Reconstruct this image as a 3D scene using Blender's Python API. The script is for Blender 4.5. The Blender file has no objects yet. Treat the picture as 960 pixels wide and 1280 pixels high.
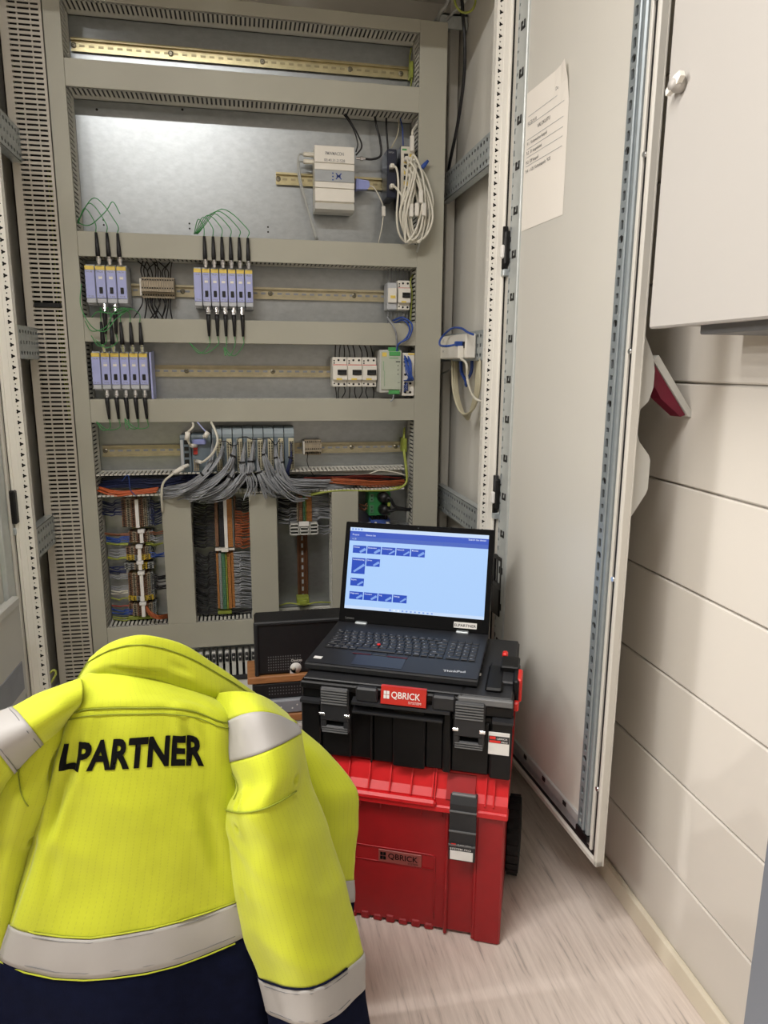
import bpy, bmesh, math, random
from mathutils import Vector, Matrix, noise
import numpy as np
R = math.radians
random.seed(7)
SC = bpy.context.scene
COL = SC.collection

# ------------------------------------------------------------------ camera, world, lights, exposure
F, YAW, PITCH, ROLL, H = 886.0, R(11.2), R(11.6), R(0.4), 1.22
_cy, _sy, _cp, _sp = math.cos(YAW), math.sin(YAW), math.cos(PITCH), math.sin(PITCH)
FW = Vector((_sy*_cp, _cy*_cp, -_sp)); _r = Vector((_cy, -_sy, 0)); _u = _r.cross(FW)
RT = _r*math.cos(ROLL) + _u*math.sin(ROLL); UP = _u*math.cos(ROLL) - _r*math.sin(ROLL)
CAMPOS = Vector((0, 0, H))
cam = bpy.data.cameras.new('camera'); co = bpy.data.objects.new('camera', cam); COL.objects.link(co)
co.matrix_world = Matrix(((RT.x, UP.x, -FW.x, 0), (RT.y, UP.y, -FW.y, 0), (RT.z, UP.z, -FW.z, H), (0, 0, 0, 1)))
cam.sensor_fit = 'VERTICAL'; cam.sensor_height = 36; cam.lens = 36*F/1280; cam.clip_start = .02
SC.camera = co
SC.view_settings.view_transform = 'Standard'; SC.view_settings.look = 'None'
SC.view_settings.gamma = 1; SC.view_settings.use_curve_mapping = False
SC.view_settings.exposure = 0.18
W = bpy.data.worlds.new('world'); SC.world = W; W.use_nodes = True
W.node_tree.nodes['Background'].inputs[0].default_value = (1, .97, .94, 1)
W.node_tree.nodes['Background'].inputs[1].default_value = .07
# ceiling tube fixtures: (x, y, half length x, half length y, watts, place); unseen fill lamp added down the room for ambient light: (x, y, z, watts, place)
CEIL = 2.72
TUBES = [(-.80, .42, .80, .05, 49, 'crosswise nearest the cabinet'), (-2.3, .55, .05, .5, 34, 'lengthwise on the left'), (-1.2, -1.6, .75, .05, 7, 'added as fill behind the camera')]  # last tube is a weak fill added to brighten the camera side
ADDED_FILLS = [(-4.4, -1.0, 2.25, 60, 'single')]
FLOODS = [(-1.8, 1.20, 2.58, 42, 'nearest'), (-3.0, 1.23, 2.52, 69, 'second'), (-4.5, 1.27, 2.45, 120, 'third'), (-6.5, 1.32, 2.40, 216, 'furthest')]   # row of spot lamps along the room
LCOL = (1, .975, .955)
for i, (x, y, hx, hy, wt, nm) in enumerate(TUBES):
    l = bpy.data.lights.new('ceiling_lamp_light', 'AREA'); l.shape = 'RECTANGLE'; l.size = 2*hx; l.size_y = 2*hy
    l.energy = wt; l.color = LCOL
    o = bpy.data.objects.new('ceiling_lamp_light', l); COL.objects.link(o); o.location = (x, y, CEIL-.085)
for (x, y, z, wt, nm) in ADDED_FILLS:
    l = bpy.data.lights.new('added_fill_light', 'POINT'); l.energy = wt; l.color = LCOL; l.shadow_soft_size = .06
    o = bpy.data.objects.new('added_fill_light', l); COL.objects.link(o); o.location = (x, y, z)

for (x, y, z, wt, nm) in FLOODS:
    l = bpy.data.lights.new('spot_lamp_light', 'SPOT'); l.energy = wt; l.color = LCOL; l.shadow_soft_size = .05; l.spot_size = R(62); l.spot_blend = .6
    o = bpy.data.objects.new('spot_lamp_light', l); COL.objects.link(o); o.location = (x, y, z); o.rotation_euler = (Vector((.8, .95, .8))-Vector((x, y, z))).to_track_quat('-Z', 'Y').to_euler()

# ------------------------------------------------------------------ survey: photo measurement -> metres on a known plane
def ray(px, py): return RT*((px-480)/F) + UP*((640-py)/F) + FW
def at(px, py, y): v = ray(px, py); return CAMPOS + v*(y/v.y)
def atx(px, py, x): v = ray(px, py); return CAMPOS + v*(x/v.x)
def atz(px, py, z): v = ray(px, py); return CAMPOS + v*((z-H)/v.z)

# ------------------------------------------------------------------ materials
def lin(c):
    if isinstance(c, str): c = [int(c[i:i+2], 16)/255 for i in (0, 2, 4)]
    return tuple((x/12.92 if x <= .04045 else ((x+.055)/1.055)**2.4) for x in c)
MATS = {}
def mat(name, c, rough=.5, metal=0., var=.06, scale=30., bump=0., bscale=200., spec=None, emit=None, stretch=None):
    m = bpy.data.materials.new(name); m.use_nodes = True; nt = m.node_tree; b = nt.nodes['Principled BSDF']
    c = lin(c); b.inputs['Roughness'].default_value = rough; b.inputs['Metallic'].default_value = metal
    if spec is not None: b.inputs['Specular IOR Level'].default_value = spec
    tc = nt.nodes.new('ShaderNodeTexCoord'); src = tc.outputs['Object']
    if stretch:
        mp = nt.nodes.new('ShaderNodeMapping'); mp.inputs['Scale'].default_value = stretch
        nt.links.new(src, mp.inputs[0]); src = mp.outputs[0]
    n = nt.nodes.new('ShaderNodeTexNoise'); n.inputs['Scale'].default_value = scale; n.inputs['Detail'].default_value = 4
    nt.links.new(src, n.inputs['Vector'])
    r = nt.nodes.new('ShaderNodeValToRGB')
    r.color_ramp.elements[0].position = .3; r.color_ramp.elements[1].position = .7
    r.color_ramp.elements[0].color = tuple(max(0, x*(1-var)) for x in c) + (1,)
    r.color_ramp.elements[1].color = tuple(min(1, x*(1+var)) for x in c) + (1,)
    nt.links.new(n.outputs['Fac'], r.inputs[0]); nt.links.new(r.outputs[0], b.inputs['Base Color'])
    if bump:
        n2 = nt.nodes.new('ShaderNodeTexNoise'); n2.inputs['Scale'].default_value = bscale
        nt.links.new(src, n2.inputs['Vector'])
        bp = nt.nodes.new('ShaderNodeBump'); bp.inputs['Strength'].default_value = bump; bp.inputs['Distance'].default_value = .002
        nt.links.new(n2.outputs['Fac'], bp.inputs['Height']); nt.links.new(bp.outputs[0], b.inputs['Normal'])
    if emit:
        b.inputs['Emission Color'].default_value = lin(emit[0]) + (1,); b.inputs['Emission Strength'].default_value = emit[1]
    MATS[name] = m; return m
M = MATS
mat('duct', 'a9a799', .55, 0, .03, 6); mat('duct_slot', 'd2d0c6', .6, 0, .04, 12)
mat('cabinet', 'd2cfc6', .45, 0, .02, 3, .05, 600); mat('cabinet_panel', 'dedbd2', .5, 0, .03, 4)
mat('post', 'ebe8df', .4, 0, .02, 6); mat('panel_cover', 'bdb7ab', .5, 0, .03, 8)
mat('zinc', 'a6abad', .36, .92, .07, 55, .04, 300, stretch=(1, 1, 1.6)); mat('galv', 'bcc3c5', .35, .55, .10, 60)
mat('galv_frame', '8d9598', .4, .3, .06, 40); mat('rail_slot', '9c9272', .4, .5); mat('galv_door', 'c3c8c6', .4, .35, .05, 40)
mat('gold', 'bdb38c', .32, .7, .12, 40); mat('gold_shaded', 'b5ac90', .35, .6, .12, 40); mat('brass_dark', '6c4a35', .4, .4, .15, 40)  # second gold is the rail gold greyed for the shaded lower rows
mat('black', '0d0d0e', .45, 0, .2, 60); mat('black_soft', '17171a', .55, 0, .15, 80, .15, 900)
mat('black_box', '0b0b0c', .45, 0, .15, 50, .12, 700, spec=.3); mat('charcoal', '232427', .5, 0, .08, 90, .1, 1200)
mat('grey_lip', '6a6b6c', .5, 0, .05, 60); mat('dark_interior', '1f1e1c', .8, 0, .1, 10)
mat('white_plastic', 'e6e2d8', .4, 0, .02, 20); mat('offwhite', 'd8d3c4', .45, 0, .03, 20)
mat('white_paint', 'aeaaa4', .4, 0, .01, 3); mat('wall', 'cfc9bf', .55, 0, .015, 2, .03, 400)
mat('baseboard', 'd9d0bb', .5, 0, .03, 8); mat('ceiling', 'd8d4cc', .9, 0, .02, 3)
mat('grey_module', 'b9bcc0', .5, 0, .04, 40); mat('lilac', 'aab0de', .45, 0, .03, 40); mat('yellow_label', 'e3c860', .5, 0, .05, 60)
mat('grey_wire', '94979c', .5, 0, .3, 25); mat('black_wire', '131316', .5, 0, .3, 40); mat('orange_wire', 'a2552e', .5, 0, .2, 40)
mat('orange_cable', 'b9582c', .45, 0, .1, 30); mat('blue_wire', '2a4c9c', .45, 0, .2, 30); mat('navy_wire', '1c2750', .5, 0, .3, 30)
mat('green_wire', '3f8f4e', .45, 0, .1, 30); mat('pe_wire', '99a245', .5, 0, .12, 90); mat('white_cable', 'd9d5c6', .45, 0, .04, 30)
mat('beige_cable', 'c9c2a6', .45, 0, .05, 30); mat('red_wire', '9a3c30', .5, 0, .1, 30); mat('brown_wire', '8a5a40', .5, 0, .1, 30)
mat('beige_terminal', 'a39680', .5, 0, .1, 60); mat('brown_terminal', '86624a', .5, 0, .12, 60); mat('orange_terminal', 'b0763f', .5, 0, .1, 90)
mat('grey_terminal', '8f9391', .5, 0, .1, 60); mat('green_terminal', '4d7a5c', .5, 0, .1, 60); mat('pe_terminal', '8d983c', .5, 0, .15, 90)
mat('yellow_terminal', 'c2a62c', .5, 0, .1, 60); mat('blue_terminal', '3f5aa8', .5, 0, .1, 60)
mat('plc', '6e7c86', .5, 0, .06, 40); mat('plc_top', '8b979d', .5, 0, .05, 40); mat('psu', 'b9bfae', .5, 0, .03, 30); mat('psu_green', '4fa05a', .5, 0, .05, 40)
mat('green_socket', '2f7d45', .45, 0, .06, 40); mat('red_line', 'c8453c', .5); mat('red_plug', 'b03028', .5)
mat('chrome', 'd8d8d8', .2, .9, .05, 60); mat('screw', '85806f', .3, .8, .1, 60)
mat('navy_box', '1d2234', .45, 0, .08, 40); mat('lilac_plug', '8f98cf', .45, 0, .04, 40); mat('grey_cable', 'aeb0ac', .5, 0, .04, 30)
mat('ink', '2a2a2e', .6); mat('ink_blue', '26418f', .6); mat('grey_band', 'a5a9ab', .5); mat('ink_grey', '7d7d7d', .6)
mat('paper', 'f3ede3', .7, 0, .01, 6); mat('red_shaded', '9b0f16', .42, 0, .06, 40, .12, 900); mat('red_lid', 'd01c22', .4, 0, .05, 40, .12, 900)  # box red darkened for its shaded front, lid red left bright as lit
mat('red_bright', 'e0281f', .4); mat('red_label', 'c23028', .4); mat('red_dark', '6d0f2a', .45); mat('red_logo', '8f4640', .5)
mat('sticker_white', 'e8e6e2', .5); mat('screen_black', '040405', .7, spec=.15); mat('laptop', '1b1c1f', .5, 0, .06, 120, .05, 1500)
mat('laptop_deck', '1e1f23', .5, 0, .05, 120, .05, 1500); mat('keycap', '17181c', .5); mat('touchpad', '181b21', .35); mat('key_legend', 'd8dce2', .6)
mat('rubber', '1a1a1b', .8, 0, .2, 60, .3, 300); mat('wood', 'a87347', .55, 0, .2, 30, stretch=(1, 8, 8)); mat('sheet_grey', '8a8e95', .45)
mat('locker', '6f747c', .4, .1, .03, 6); mat('light_grey', 'c6c6c0', .45, 0, .02, 10); mat('copper', '9c4a26', .4, .3)
mat('reflect_tape', '9d9a96', .6, .0, .04, 14); mat('navy_cloth', '0b1025', .95, 0, .15, 60, .2, 900, spec=.08); mat('seam', '7f8a1c', .8)
mat('print_black', '070708', .9, spec=.15); mat('chair', '2b2c30', .7); mat('clip_black', '141414', .6)
def emis(name, c, s):
    m = bpy.data.materials.new(name); m.use_nodes = True; nt = m.node_tree; b = nt.nodes['Principled BSDF']
    b.inputs['Base Color'].default_value = (.01, .01, .01, 1); b.inputs['Roughness'].default_value = .3
    b.inputs['Emission Color'].default_value = lin(c) + (1,); b.inputs['Emission Strength'].default_value = s; M[name] = m
SS = .9
emis('scr_bg', 'a9ccf8', SS); emis('scr_top', 'c5daf6', SS); emis('scr_bar', '2a50bb', SS); emis('scr_bar2', '3f5fb9', SS)
emis('scr_tile', '1546b8', SS); emis('scr_icon', '7fa4e6', SS); emis('scr_text', 'e8f1ff', SS); emis('lamp_glow', 'fff2de', 4.0)
# hi-vis ripstop
def hivis():
    m = bpy.data.materials.new('hivis'); m.use_nodes = True; nt = m.node_tree; b = nt.nodes['Principled BSDF']; N = nt.nodes.new; L = nt.links.new
    b.inputs['Roughness'].default_value = .8
    b.inputs['Sheen Weight'].default_value = .15
    uv = N('ShaderNodeUVMap'); sp = N('ShaderNodeSeparateXYZ'); L(uv.outputs[0], sp.inputs[0])
    def m_(op, a, bb):
        q = N('ShaderNodeMath'); q.operation = op
        for i, x in enumerate((a, bb)):
            if isinstance(x, (int, float)): q.inputs[i].default_value = x
            else: L(x, q.inputs[i])
        return q.outputs[0]
    fx = m_('FRACT', m_('MULTIPLY', sp.outputs[0], 110), 0)
    line = m_('LESS_THAN', fx, .10)
    fy = m_('FRACT', m_('MULTIPLY', sp.outputs[1], 240), 0)
    dash = m_('LESS_THAN', fy, .55)
    fac = m_('MULTIPLY', m_('MULTIPLY', line, dash), .26)
    tc = N('ShaderNodeTexCoord'); n = N('ShaderNodeTexNoise'); n.inputs['Scale'].default_value = 14; n.inputs['Detail'].default_value = 5; L(tc.outputs['Object'], n.inputs['Vector'])
    cr = N('ShaderNodeValToRGB'); cr.color_ramp.elements[0].position = .3; cr.color_ramp.elements[1].position = .7
    cr.color_ramp.elements[0].color = (.44, .485, .010, 1); cr.color_ramp.elements[1].color = (.50, .55, .012, 1); L(n.outputs['Fac'], cr.inputs[0])
    mx = N('ShaderNodeMix'); mx.data_type = 'RGBA'; L(fac, mx.inputs[0]); L(cr.outputs[0], mx.inputs[6]); mx.inputs[7].default_value = (.16, .17, .02, 1)
    L(mx.outputs[2], b.inputs['Base Color'])
    n2 = N('ShaderNodeTexNoise'); n2.inputs['Scale'].default_value = 9; n2.inputs['Detail'].default_value = 3; n2.inputs['Distortion'].default_value = .8; L(tc.outputs['Object'], n2.inputs['Vector'])
    n3 = N('ShaderNodeTexNoise'); n3.inputs['Scale'].default_value = 900; L(tc.outputs['Object'], n3.inputs['Vector'])
    bp = N('ShaderNodeBump'); bp.inputs['Strength'].default_value = .35; bp.inputs['Distance'].default_value = .012; L(n2.outputs['Fac'], bp.inputs['Height'])
    b2 = N('ShaderNodeBump'); b2.inputs['Strength'].default_value = .15; b2.inputs['Distance'].default_value = .001; L(n3.outputs['Fac'], b2.inputs['Height']); L(bp.outputs[0], b2.inputs['Normal'])
    L(b2.outputs[0], b.inputs['Normal']); M['hivis'] = m
hivis()
def floor_mat():
    m = bpy.data.materials.new('floor'); m.use_nodes = True; nt = m.node_tree; b = nt.nodes['Principled BSDF']; N = nt.nodes.new; L = nt.links.new
    tc = N('ShaderNodeTexCoord'); mp = N('ShaderNodeMapping'); mp.inputs['Scale'].default_value = (85, 6, 1); mp.inputs['Rotation'].default_value = (0, 0, R(12)); L(tc.outputs['Object'], mp.inputs[0])
    n = N('ShaderNodeTexNoise'); n.inputs['Scale'].default_value = 1; n.inputs['Detail'].default_value = 6; n.inputs['Roughness'].default_value = .65; L(mp.outputs[0], n.inputs['Vector'])
    cr = N('ShaderNodeValToRGB'); e = cr.color_ramp.elements; e[0].position = .28; e[0].color = lin('a19891')+(1,); e[1].position = .62; e[1].color = lin('e8dcd2')+(1,)
    x = cr.color_ramp.elements.new(.42); x.color = lin('d8cbc1')+(1,)
    L(n.outputs['Fac'], cr.inputs[0]); L(cr.outputs[0], b.inputs['Base Color']); b.inputs['Roughness'].default_value = .42
    M['floor'] = m
floor_mat()

# ------------------------------------------------------------------ mesh builder
OFF = {}
def crv(pts, k=6):
    pts = [Vector(p) for p in pts]
    if len(pts) < 3: return pts
    out = []
    for i in range(len(pts)-1):
        p0 = pts[i-1] if i else pts[0]*2-pts[1]; p1, p2 = pts[i], pts[i+1]; p3 = pts[i+2] if i+2 < len(pts) else p2*2-p1
        for j in range(k):
            t = j/k; out.append(.5*((2*p1)+(p2-p0)*t+(2*p0-5*p1+4*p2-p3)*t*t+(3*p1-p0-3*p2+p3)*t**3))
    out.append(pts[-1]); return out
_TXT = {}
def text2d(s, bold=0.):
    if (s, bold) in _TXT: return _TXT[(s, bold)]
    cu = bpy.data.curves.new('t', 'FONT'); cu.body = s; cu.size = 1; cu.offset = bold; cu.resolution_u = 3
    o = bpy.data.objects.new('t', cu); COL.objects.link(o)
    dg = bpy.context.evaluated_depsgraph_get(); me = o.evaluated_get(dg).to_mesh()
    v = [(p.co.x, p.co.y) for p in me.vertices]; f = [tuple(p.vertices) for p in me.polygons]
    o.evaluated_get(dg).to_mesh_clear(); bpy.data.objects.remove(o); bpy.data.curves.remove(cu)
    _TXT[(s, bold)] = (v, f); return v, f
class MB:
    def __init__(s): s.v = []; s.f = []; s.sm = []; s.T = None; s.uv = None
    def add(s, vs, fs, sm=False):
        n = len(s.v)
        for p in vs:
            p = Vector(p); s.v.append(s.T @ p if s.T else p)
        for f in fs: s.f.append([i+n for i in f]); s.sm.append(sm)
        return s
    def box(s, x0, x1, y0, y1, z0, z1, c=0):
        lo = [min(x0, x1), min(y0, y1), min(z0, z1)]; hi = [max(x0, x1), max(y0, y1), max(z0, z1)]
        if c <= 0:
            vs = [(lo[0] if i & 1 == 0 else hi[0], lo[1] if i & 2 == 0 else hi[1], lo[2] if i & 4 == 0 else hi[2]) for i in range(8)]
            return s.add(vs, [(0, 2, 3, 1), (4, 5, 7, 6), (0, 1, 5, 4), (2, 6, 7, 3), (0, 4, 6, 2), (1, 3, 7, 5)])
        c = min(c, *[(hi[i]-lo[i])*.45 for i in range(3)])
        vs = []; idx = {}
        for sx in (0, 1):
            for sy in (0, 1):
                for sz in (0, 1):
                    sg = (sx, sy, sz)
                    for a in range(3):
                        p = [(hi[i] if sg[i] else lo[i]) if i == a else (hi[i]-c if sg[i] else lo[i]+c) for i in range(3)]
                        idx[(sg, a)] = len(vs); vs.append(p)
        fs = []
        for a in range(3):
            b, d = [i for i in range(3) if i != a]
            for sa in (0, 1):
                q = []
                for sb, sd in ((0, 0), (1, 0), (1, 1), (0, 1)):
                    g = [0]*3; g[a] = sa; g[b] = sb; g[d] = sd; q.append(idx[(tuple(g), a)])
                fs.append(q)
            for sb in (0, 1):
                for sd in (0, 1):
                    g0 = [0]*3; g1 = [0]*3; g0[b] = g1[b] = sb; g0[d] = g1[d] = sd; g1[a] = 1; g0, g1 = tuple(g0), tuple(g1)
                    fs.append([idx[(g0, b)], idx[(g1, b)], idx[(g1, d)], idx[(g0, d)]])
        for sx in (0, 1):
            for sy in (0, 1):
                for sz in (0, 1): fs.append([idx[((sx, sy, sz), a)] for a in range(3)])
        return s.add(vs, fs)
    def tube(s, pts, r, n=6, cap=True):
        pts = [Vector(p) for p in pts]; rs = r if isinstance(r, (list, tuple)) else [r]*len(pts)
        vs = []; fs = []; N = None
        for i, p in enumerate(pts):
            t = (pts[min(i+1, len(pts)-1)]-pts[max(i-1, 0)])
            if t.length < 1e-9: t = Vector((0, 0, 1))
            t.normalize()
            if N is None: N = t.orthogonal().normalized()
            N = N - t*N.dot(t)
            if N.length < 1e-6: N = t.orthogonal()
            N.normalize(); B = t.cross(N)
            for j in range(n):
                a = 2*math.pi*j/n; vs.append(p+(N*math.cos(a)+B*math.sin(a))*rs[i])
        for i in range(len(pts)-1):
            for j in range(n):
                fs.append((i*n+j, i*n+(j+1) % n, (i+1)*n+(j+1) % n, (i+1)*n+j))
        s.add(vs, fs, True)
        if cap:
            k = len(s.v)-len(vs); s.f.append([k+j for j in range(n)]); s.sm.append(False)
            e = k+len(vs)-n; s.f.append([e+j for j in range(n)]); s.sm.append(False)
        return s
    def cyl(s, p0, p1, r0, r1=None, n=12):
        return s.tube([p0, p1], [r0, r0 if r1 is None else r1], n)
    def prism(s, poly, o, ex, ey, ez, d):
        """polygon (2D) in plane o+ex*a+ey*b, extruded d along ez"""
        o, ex, ey, ez = Vector(o), Vector(ex), Vector(ey), Vector(ez); n = len(poly)
        vs = [o+ex*a+ey*b for a, b in poly]+[o+ex*a+ey*b+ez*d for a, b in poly]
        return s.add(vs, [tuple(range(n))[::-1], tuple(range(n, 2*n))]+[(i, (i+1) % n, n+(i+1) % n, n+i) for i in range(n)])
    def lathe(s, c, ax, prof, n=16):
        """prof: (radius, along)"""
        c = Vector(c); ax = Vector(ax).normalized(); a = ax.orthogonal().normalized(); b = ax.cross(a); vs = []; fs = []
        for r, h in prof:
            for j in range(n):
                t = 2*math.pi*j/n; vs.append(c+ax*h+(a*math.cos(t)+b*math.sin(t))*r)
        for i in range(len(prof)-1):
            for j in range(n): fs.append((i*n+j, i*n+(j+1) % n, (i+1)*n+(j+1) % n, (i+1)*n+j))
        fs.append(tuple(range(n))); fs.append(tuple(range((len(prof)-1)*n, len(prof)*n)))
        return s.add(vs, fs, n > 10)
    def text(s, body, o, ex, ey, size, bold=.0, align='L', width=None):
        v, f = text2d(body, bold); o, ex, ey = Vector(o), Vector(ex), Vector(ey)
        if not v: return s
        x0 = min(p[0] for p in v); x1 = max(p[0] for p in v); sx = size
        if width: sx = width/max(1e-6, x1-x0)
        dx = -x0 if align == 'L' else -(x0+x1)/2
        return s.add([o+ex*((p[0]+dx)*sx)+ey*(p[1]*size) for p in v], f)
    def holes(s, o, ex, ey, nz, w, h, t, hole, na=12):
        """rectangular cell w*h centred at o with a star shaped hole (radius function) and thickness t"""
        o, ex, ey, nz = Vector(o), Vector(ex), Vector(ey), Vector(nz)
        ang = sorted(set([2*math.pi*i/na for i in range(na)]+[math.atan2(b*h, a*w) % (2*math.pi) for a in (-1, 1) for b in (-1, 1)]))
        n = len(ang); vs = []
        for a in ang:
            c, q = math.cos(a), math.sin(a); k = min(w/2/abs(c) if abs(c) > 1e-9 else 1e9, h/2/abs(q) if abs(q) > 1e-9 else 1e9)
            vs.append(o+ex*(c*k)+ey*(q*k))
        for a in ang:
            r = hole(a); vs.append(o+ex*(math.cos(a)*r)+ey*(math.sin(a)*r))
        for a in ang:
            r = hole(a); vs.append(o+ex*(math.cos(a)*r)+ey*(math.sin(a)*r)-nz*t)
        fs = []
        for i in range(n):
            j = (i+1) % n; fs.append((i, j, n+j, n+i)); fs.append((n+i, n+j, 2*n+j, 2*n+i))
        return s.add(vs, fs)
    def build(s, name, m, parent=None, kind=None, label=None, fix=True):
        off = OFF.get(parent.name, Vector((0, 0, 0))) if parent else Vector((0, 0, 0))
        me = bpy.data.meshes.new(name); me.from_pydata([p-off for p in s.v], [], s.f)
        me.polygons.foreach_set('use_smooth', s.sm)
        if s.uv:
            ul = me.uv_layers.new(name='UVMap'); k = 0
            for p in me.polygons:
                for li in p.loop_indices: ul.data[li].uv = s.uv[me.loops[li].vertex_index]
        elif fix:
            bm = bmesh.new(); bm.from_mesh(me); bmesh.ops.recalc_face_normals(bm, faces=bm.faces); bm.to_mesh(me); bm.free()
        me.materials.append(M[m]); o = bpy.data.objects.new(name, me); COL.objects.link(o)
        if parent: o.parent = parent; OFF[o.name] = off
        if kind: o['kind'] = kind
        if label: o['label'] = label
        return o
def tag(o, label, cat, group=None):
    o['label'] = label; o['category'] = cat
    if group: o['group'] = group
    return o
def thing(name, label, cat, loc=(0, 0, 0), rotz=0, group=None, local=False):
    o = bpy.data.objects.new(name, None); COL.objects.link(o); o.empty_display_size = .05
    o.location = loc; o.rotation_euler = (0, 0, rotz); OFF[o.name] = Vector((0, 0, 0)) if local else Vector(loc)
    return tag(o, label, cat, group)
def struct(o): o['kind'] = 'structure'; return o
def B(*a, **k): return MB().box(*a, **k)
def solo(mb, name, m, label, cat, group=None, kind=None):
    """one-mesh thing with its origin at the bottom of its bounds"""
    xs = [p.x for p in mb.v]; ys = [p.y for p in mb.v]; zs = [p.z for p in mb.v]
    c = Vector(((min(xs)+max(xs))/2, (min(ys)+max(ys))/2, min(zs))); mb.v = [p-c for p in mb.v]
    o = mb.build(name, m, None, kind); o.location = c
    return tag(o, label, cat, group)
X, Y, Z = Vector((1, 0, 0)), Vector((0, 1, 0)), Vector((0, 0, 1))

# ------------------------------------------------------------------ room
WX = .845
struct(B(-7.2, 1.6, -5.2, 3.0, -.1, 0).build('floor', 'floor'))
struct(B(-7.2, 1.6, -5.2, 3.0, CEIL, CEIL+.1).build('ceiling', 'ceiling'))
struct(B(-7.3, -7.2, -5.2, 3.0, 0, CEIL).build('wall_left', 'wall'))
struct(B(-7.2, 1.0, 2.55, 2.65, 0, CEIL).build('wall_back', 'wall'))
struct(B(-7.2, 1.0, -5.3, -5.2, 0, CEIL).build('wall_front', 'wall'))
wr = struct(B(WX+.004, WX+.15, -5.2, 2.55, 0, CEIL).build('wall_right', 'wall'))
for i in range(14):
    z0 = .008 + .1975*i if i else 0
    z1 = .008 + .1975*(i+1)
    MB().box(WX-.008, WX+.005, -5.2, 2.55, max(z0, 0)+.0018, min(z1, CEIL)-.0018, c=.0028).build('panel', 'wall', wr)
struct(B(WX-.022, WX-.008, -5.2, 2.55, 0, .052, c=.004).build('baseboard_right', 'baseboard'))
for (x, y, hx, hy, wt, nm) in TUBES:
    t = thing('ceiling_lamp', 'white ceiling tube lamp out of view, '+nm, 'lamp', (x, y, CEIL-.08))
    B(x-hx-.04, x+hx+.04, y-hy-.04, y+hy+.04, CEIL-.06, CEIL, c=.01).build('housing', 'white_plastic', t)
    B(x-hx, x+hx, y-hy, y+hy, CEIL-.08, CEIL-.06).build('diffuser', 'lamp_glow', t)
for (x, y, z, wt, nm) in ADDED_FILLS:
    t = thing('added_fill_lamp', 'added fill lamp far down the room, out of view', 'lamp', (x, y, z+.12))
    MB().lathe((x, y, z+.12), Z, [(.20, 0), (.20, .01), (.05, .06), (.02, .08)], 24).build('shade', 'white_plastic', t); MB().cyl((x, y, z+.19), (x, y, CEIL), .006, n=8).build('cord', 'black_wire', t)
for (x, y, z, wt, nm) in FLOODS:
    t = thing('spot_lamp', 'spot lamp hung from the ceiling down the room, out of view, %s of four' % nm, 'lamp', (x-.11, y, z-.07))
    MB().box(x-.16, x-.06, y-.07, y+.07, z-.07, z+.07, c=.01).build('housing', 'charcoal', t); MB().cyl((x-.11, y, z+.065), (x-.11, y, CEIL), .012, n=10).build('stem', 'charcoal', t)
# ------------------------------------------------------------------ control cabinet (enclosure, frame, plate, doors)
ZT = 2.32      # cabinet roof
PY = 2.3        # face of the mounting plate
DY = 2.2        # front of the cable ducts
cab = thing('control_cabinet', 'tall light grey steel control cabinet with both doors open and its wiring exposed', 'cabinet', (.055, 2.0, 0))
for x0, x1 in ((-.64, -.615), (.695, .712)):
    B(x0, x1, 1.80, 2.4, .2, ZT).build('side_panel', 'cabinet_panel', cab)
B(-.64, .712, 2.385, 2.4, .2, ZT).build('rear_panel', 'cabinet_panel', cab)
B(-.64, .712, 1.79, 2.4, ZT, ZT+.02).build('roof_panel', 'cabinet_panel', cab)
B(-.64, .712, 1.79, 2.4, .2, .215).build('floor_panel', 'cabinet_panel', cab)
B(-.57, .675, 1.82, 2.38, 0, .2, c=.006).build('plinth', 'black_soft', cab)
mp = B(-.50, .622, PY, PY+.004, .24, 2.17).build('mounting_plate', 'zinc', cab)
for i in range(2):                              # punched hole pairs in the plate
    for px, pz in ((130, 1.617), (237, 1.617), (335, 1.617)):
        p = at(px, 285, PY); MB().cyl((p.x, PY-.0006, pz+i*.014), (p.x, PY+.001, pz+i*.014), .0028, n=8).build('punched_hole', 'dark_interior', mp)
for px in (121, 228, 330): p = at(px, 137, PY); MB().cyl((p.x, PY-.0006, p.z), (p.x, PY+.001, p.z), .0035, n=8).build('punched_hole', 'dark_interior', mp)
for x in (-.60, .66): B(x, x+.03, 2.34, 2.385, .215, ZT, c=.003).build('rear_post', 'cabinet_panel', cab)
def trefoil(a):                                 # big punched hole of the frame profile
    return .0042+.0015*math.cos(3*a)
def dot(a): return .0018
def slot_v(w, l):
    def f(a):
        c, s_ = abs(math.cos(a)), abs(math.sin(a)); return min(w/2/c if c > 1e-9 else 9, l/2/s_ if s_ > 1e-9 else 9)
    return f
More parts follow.
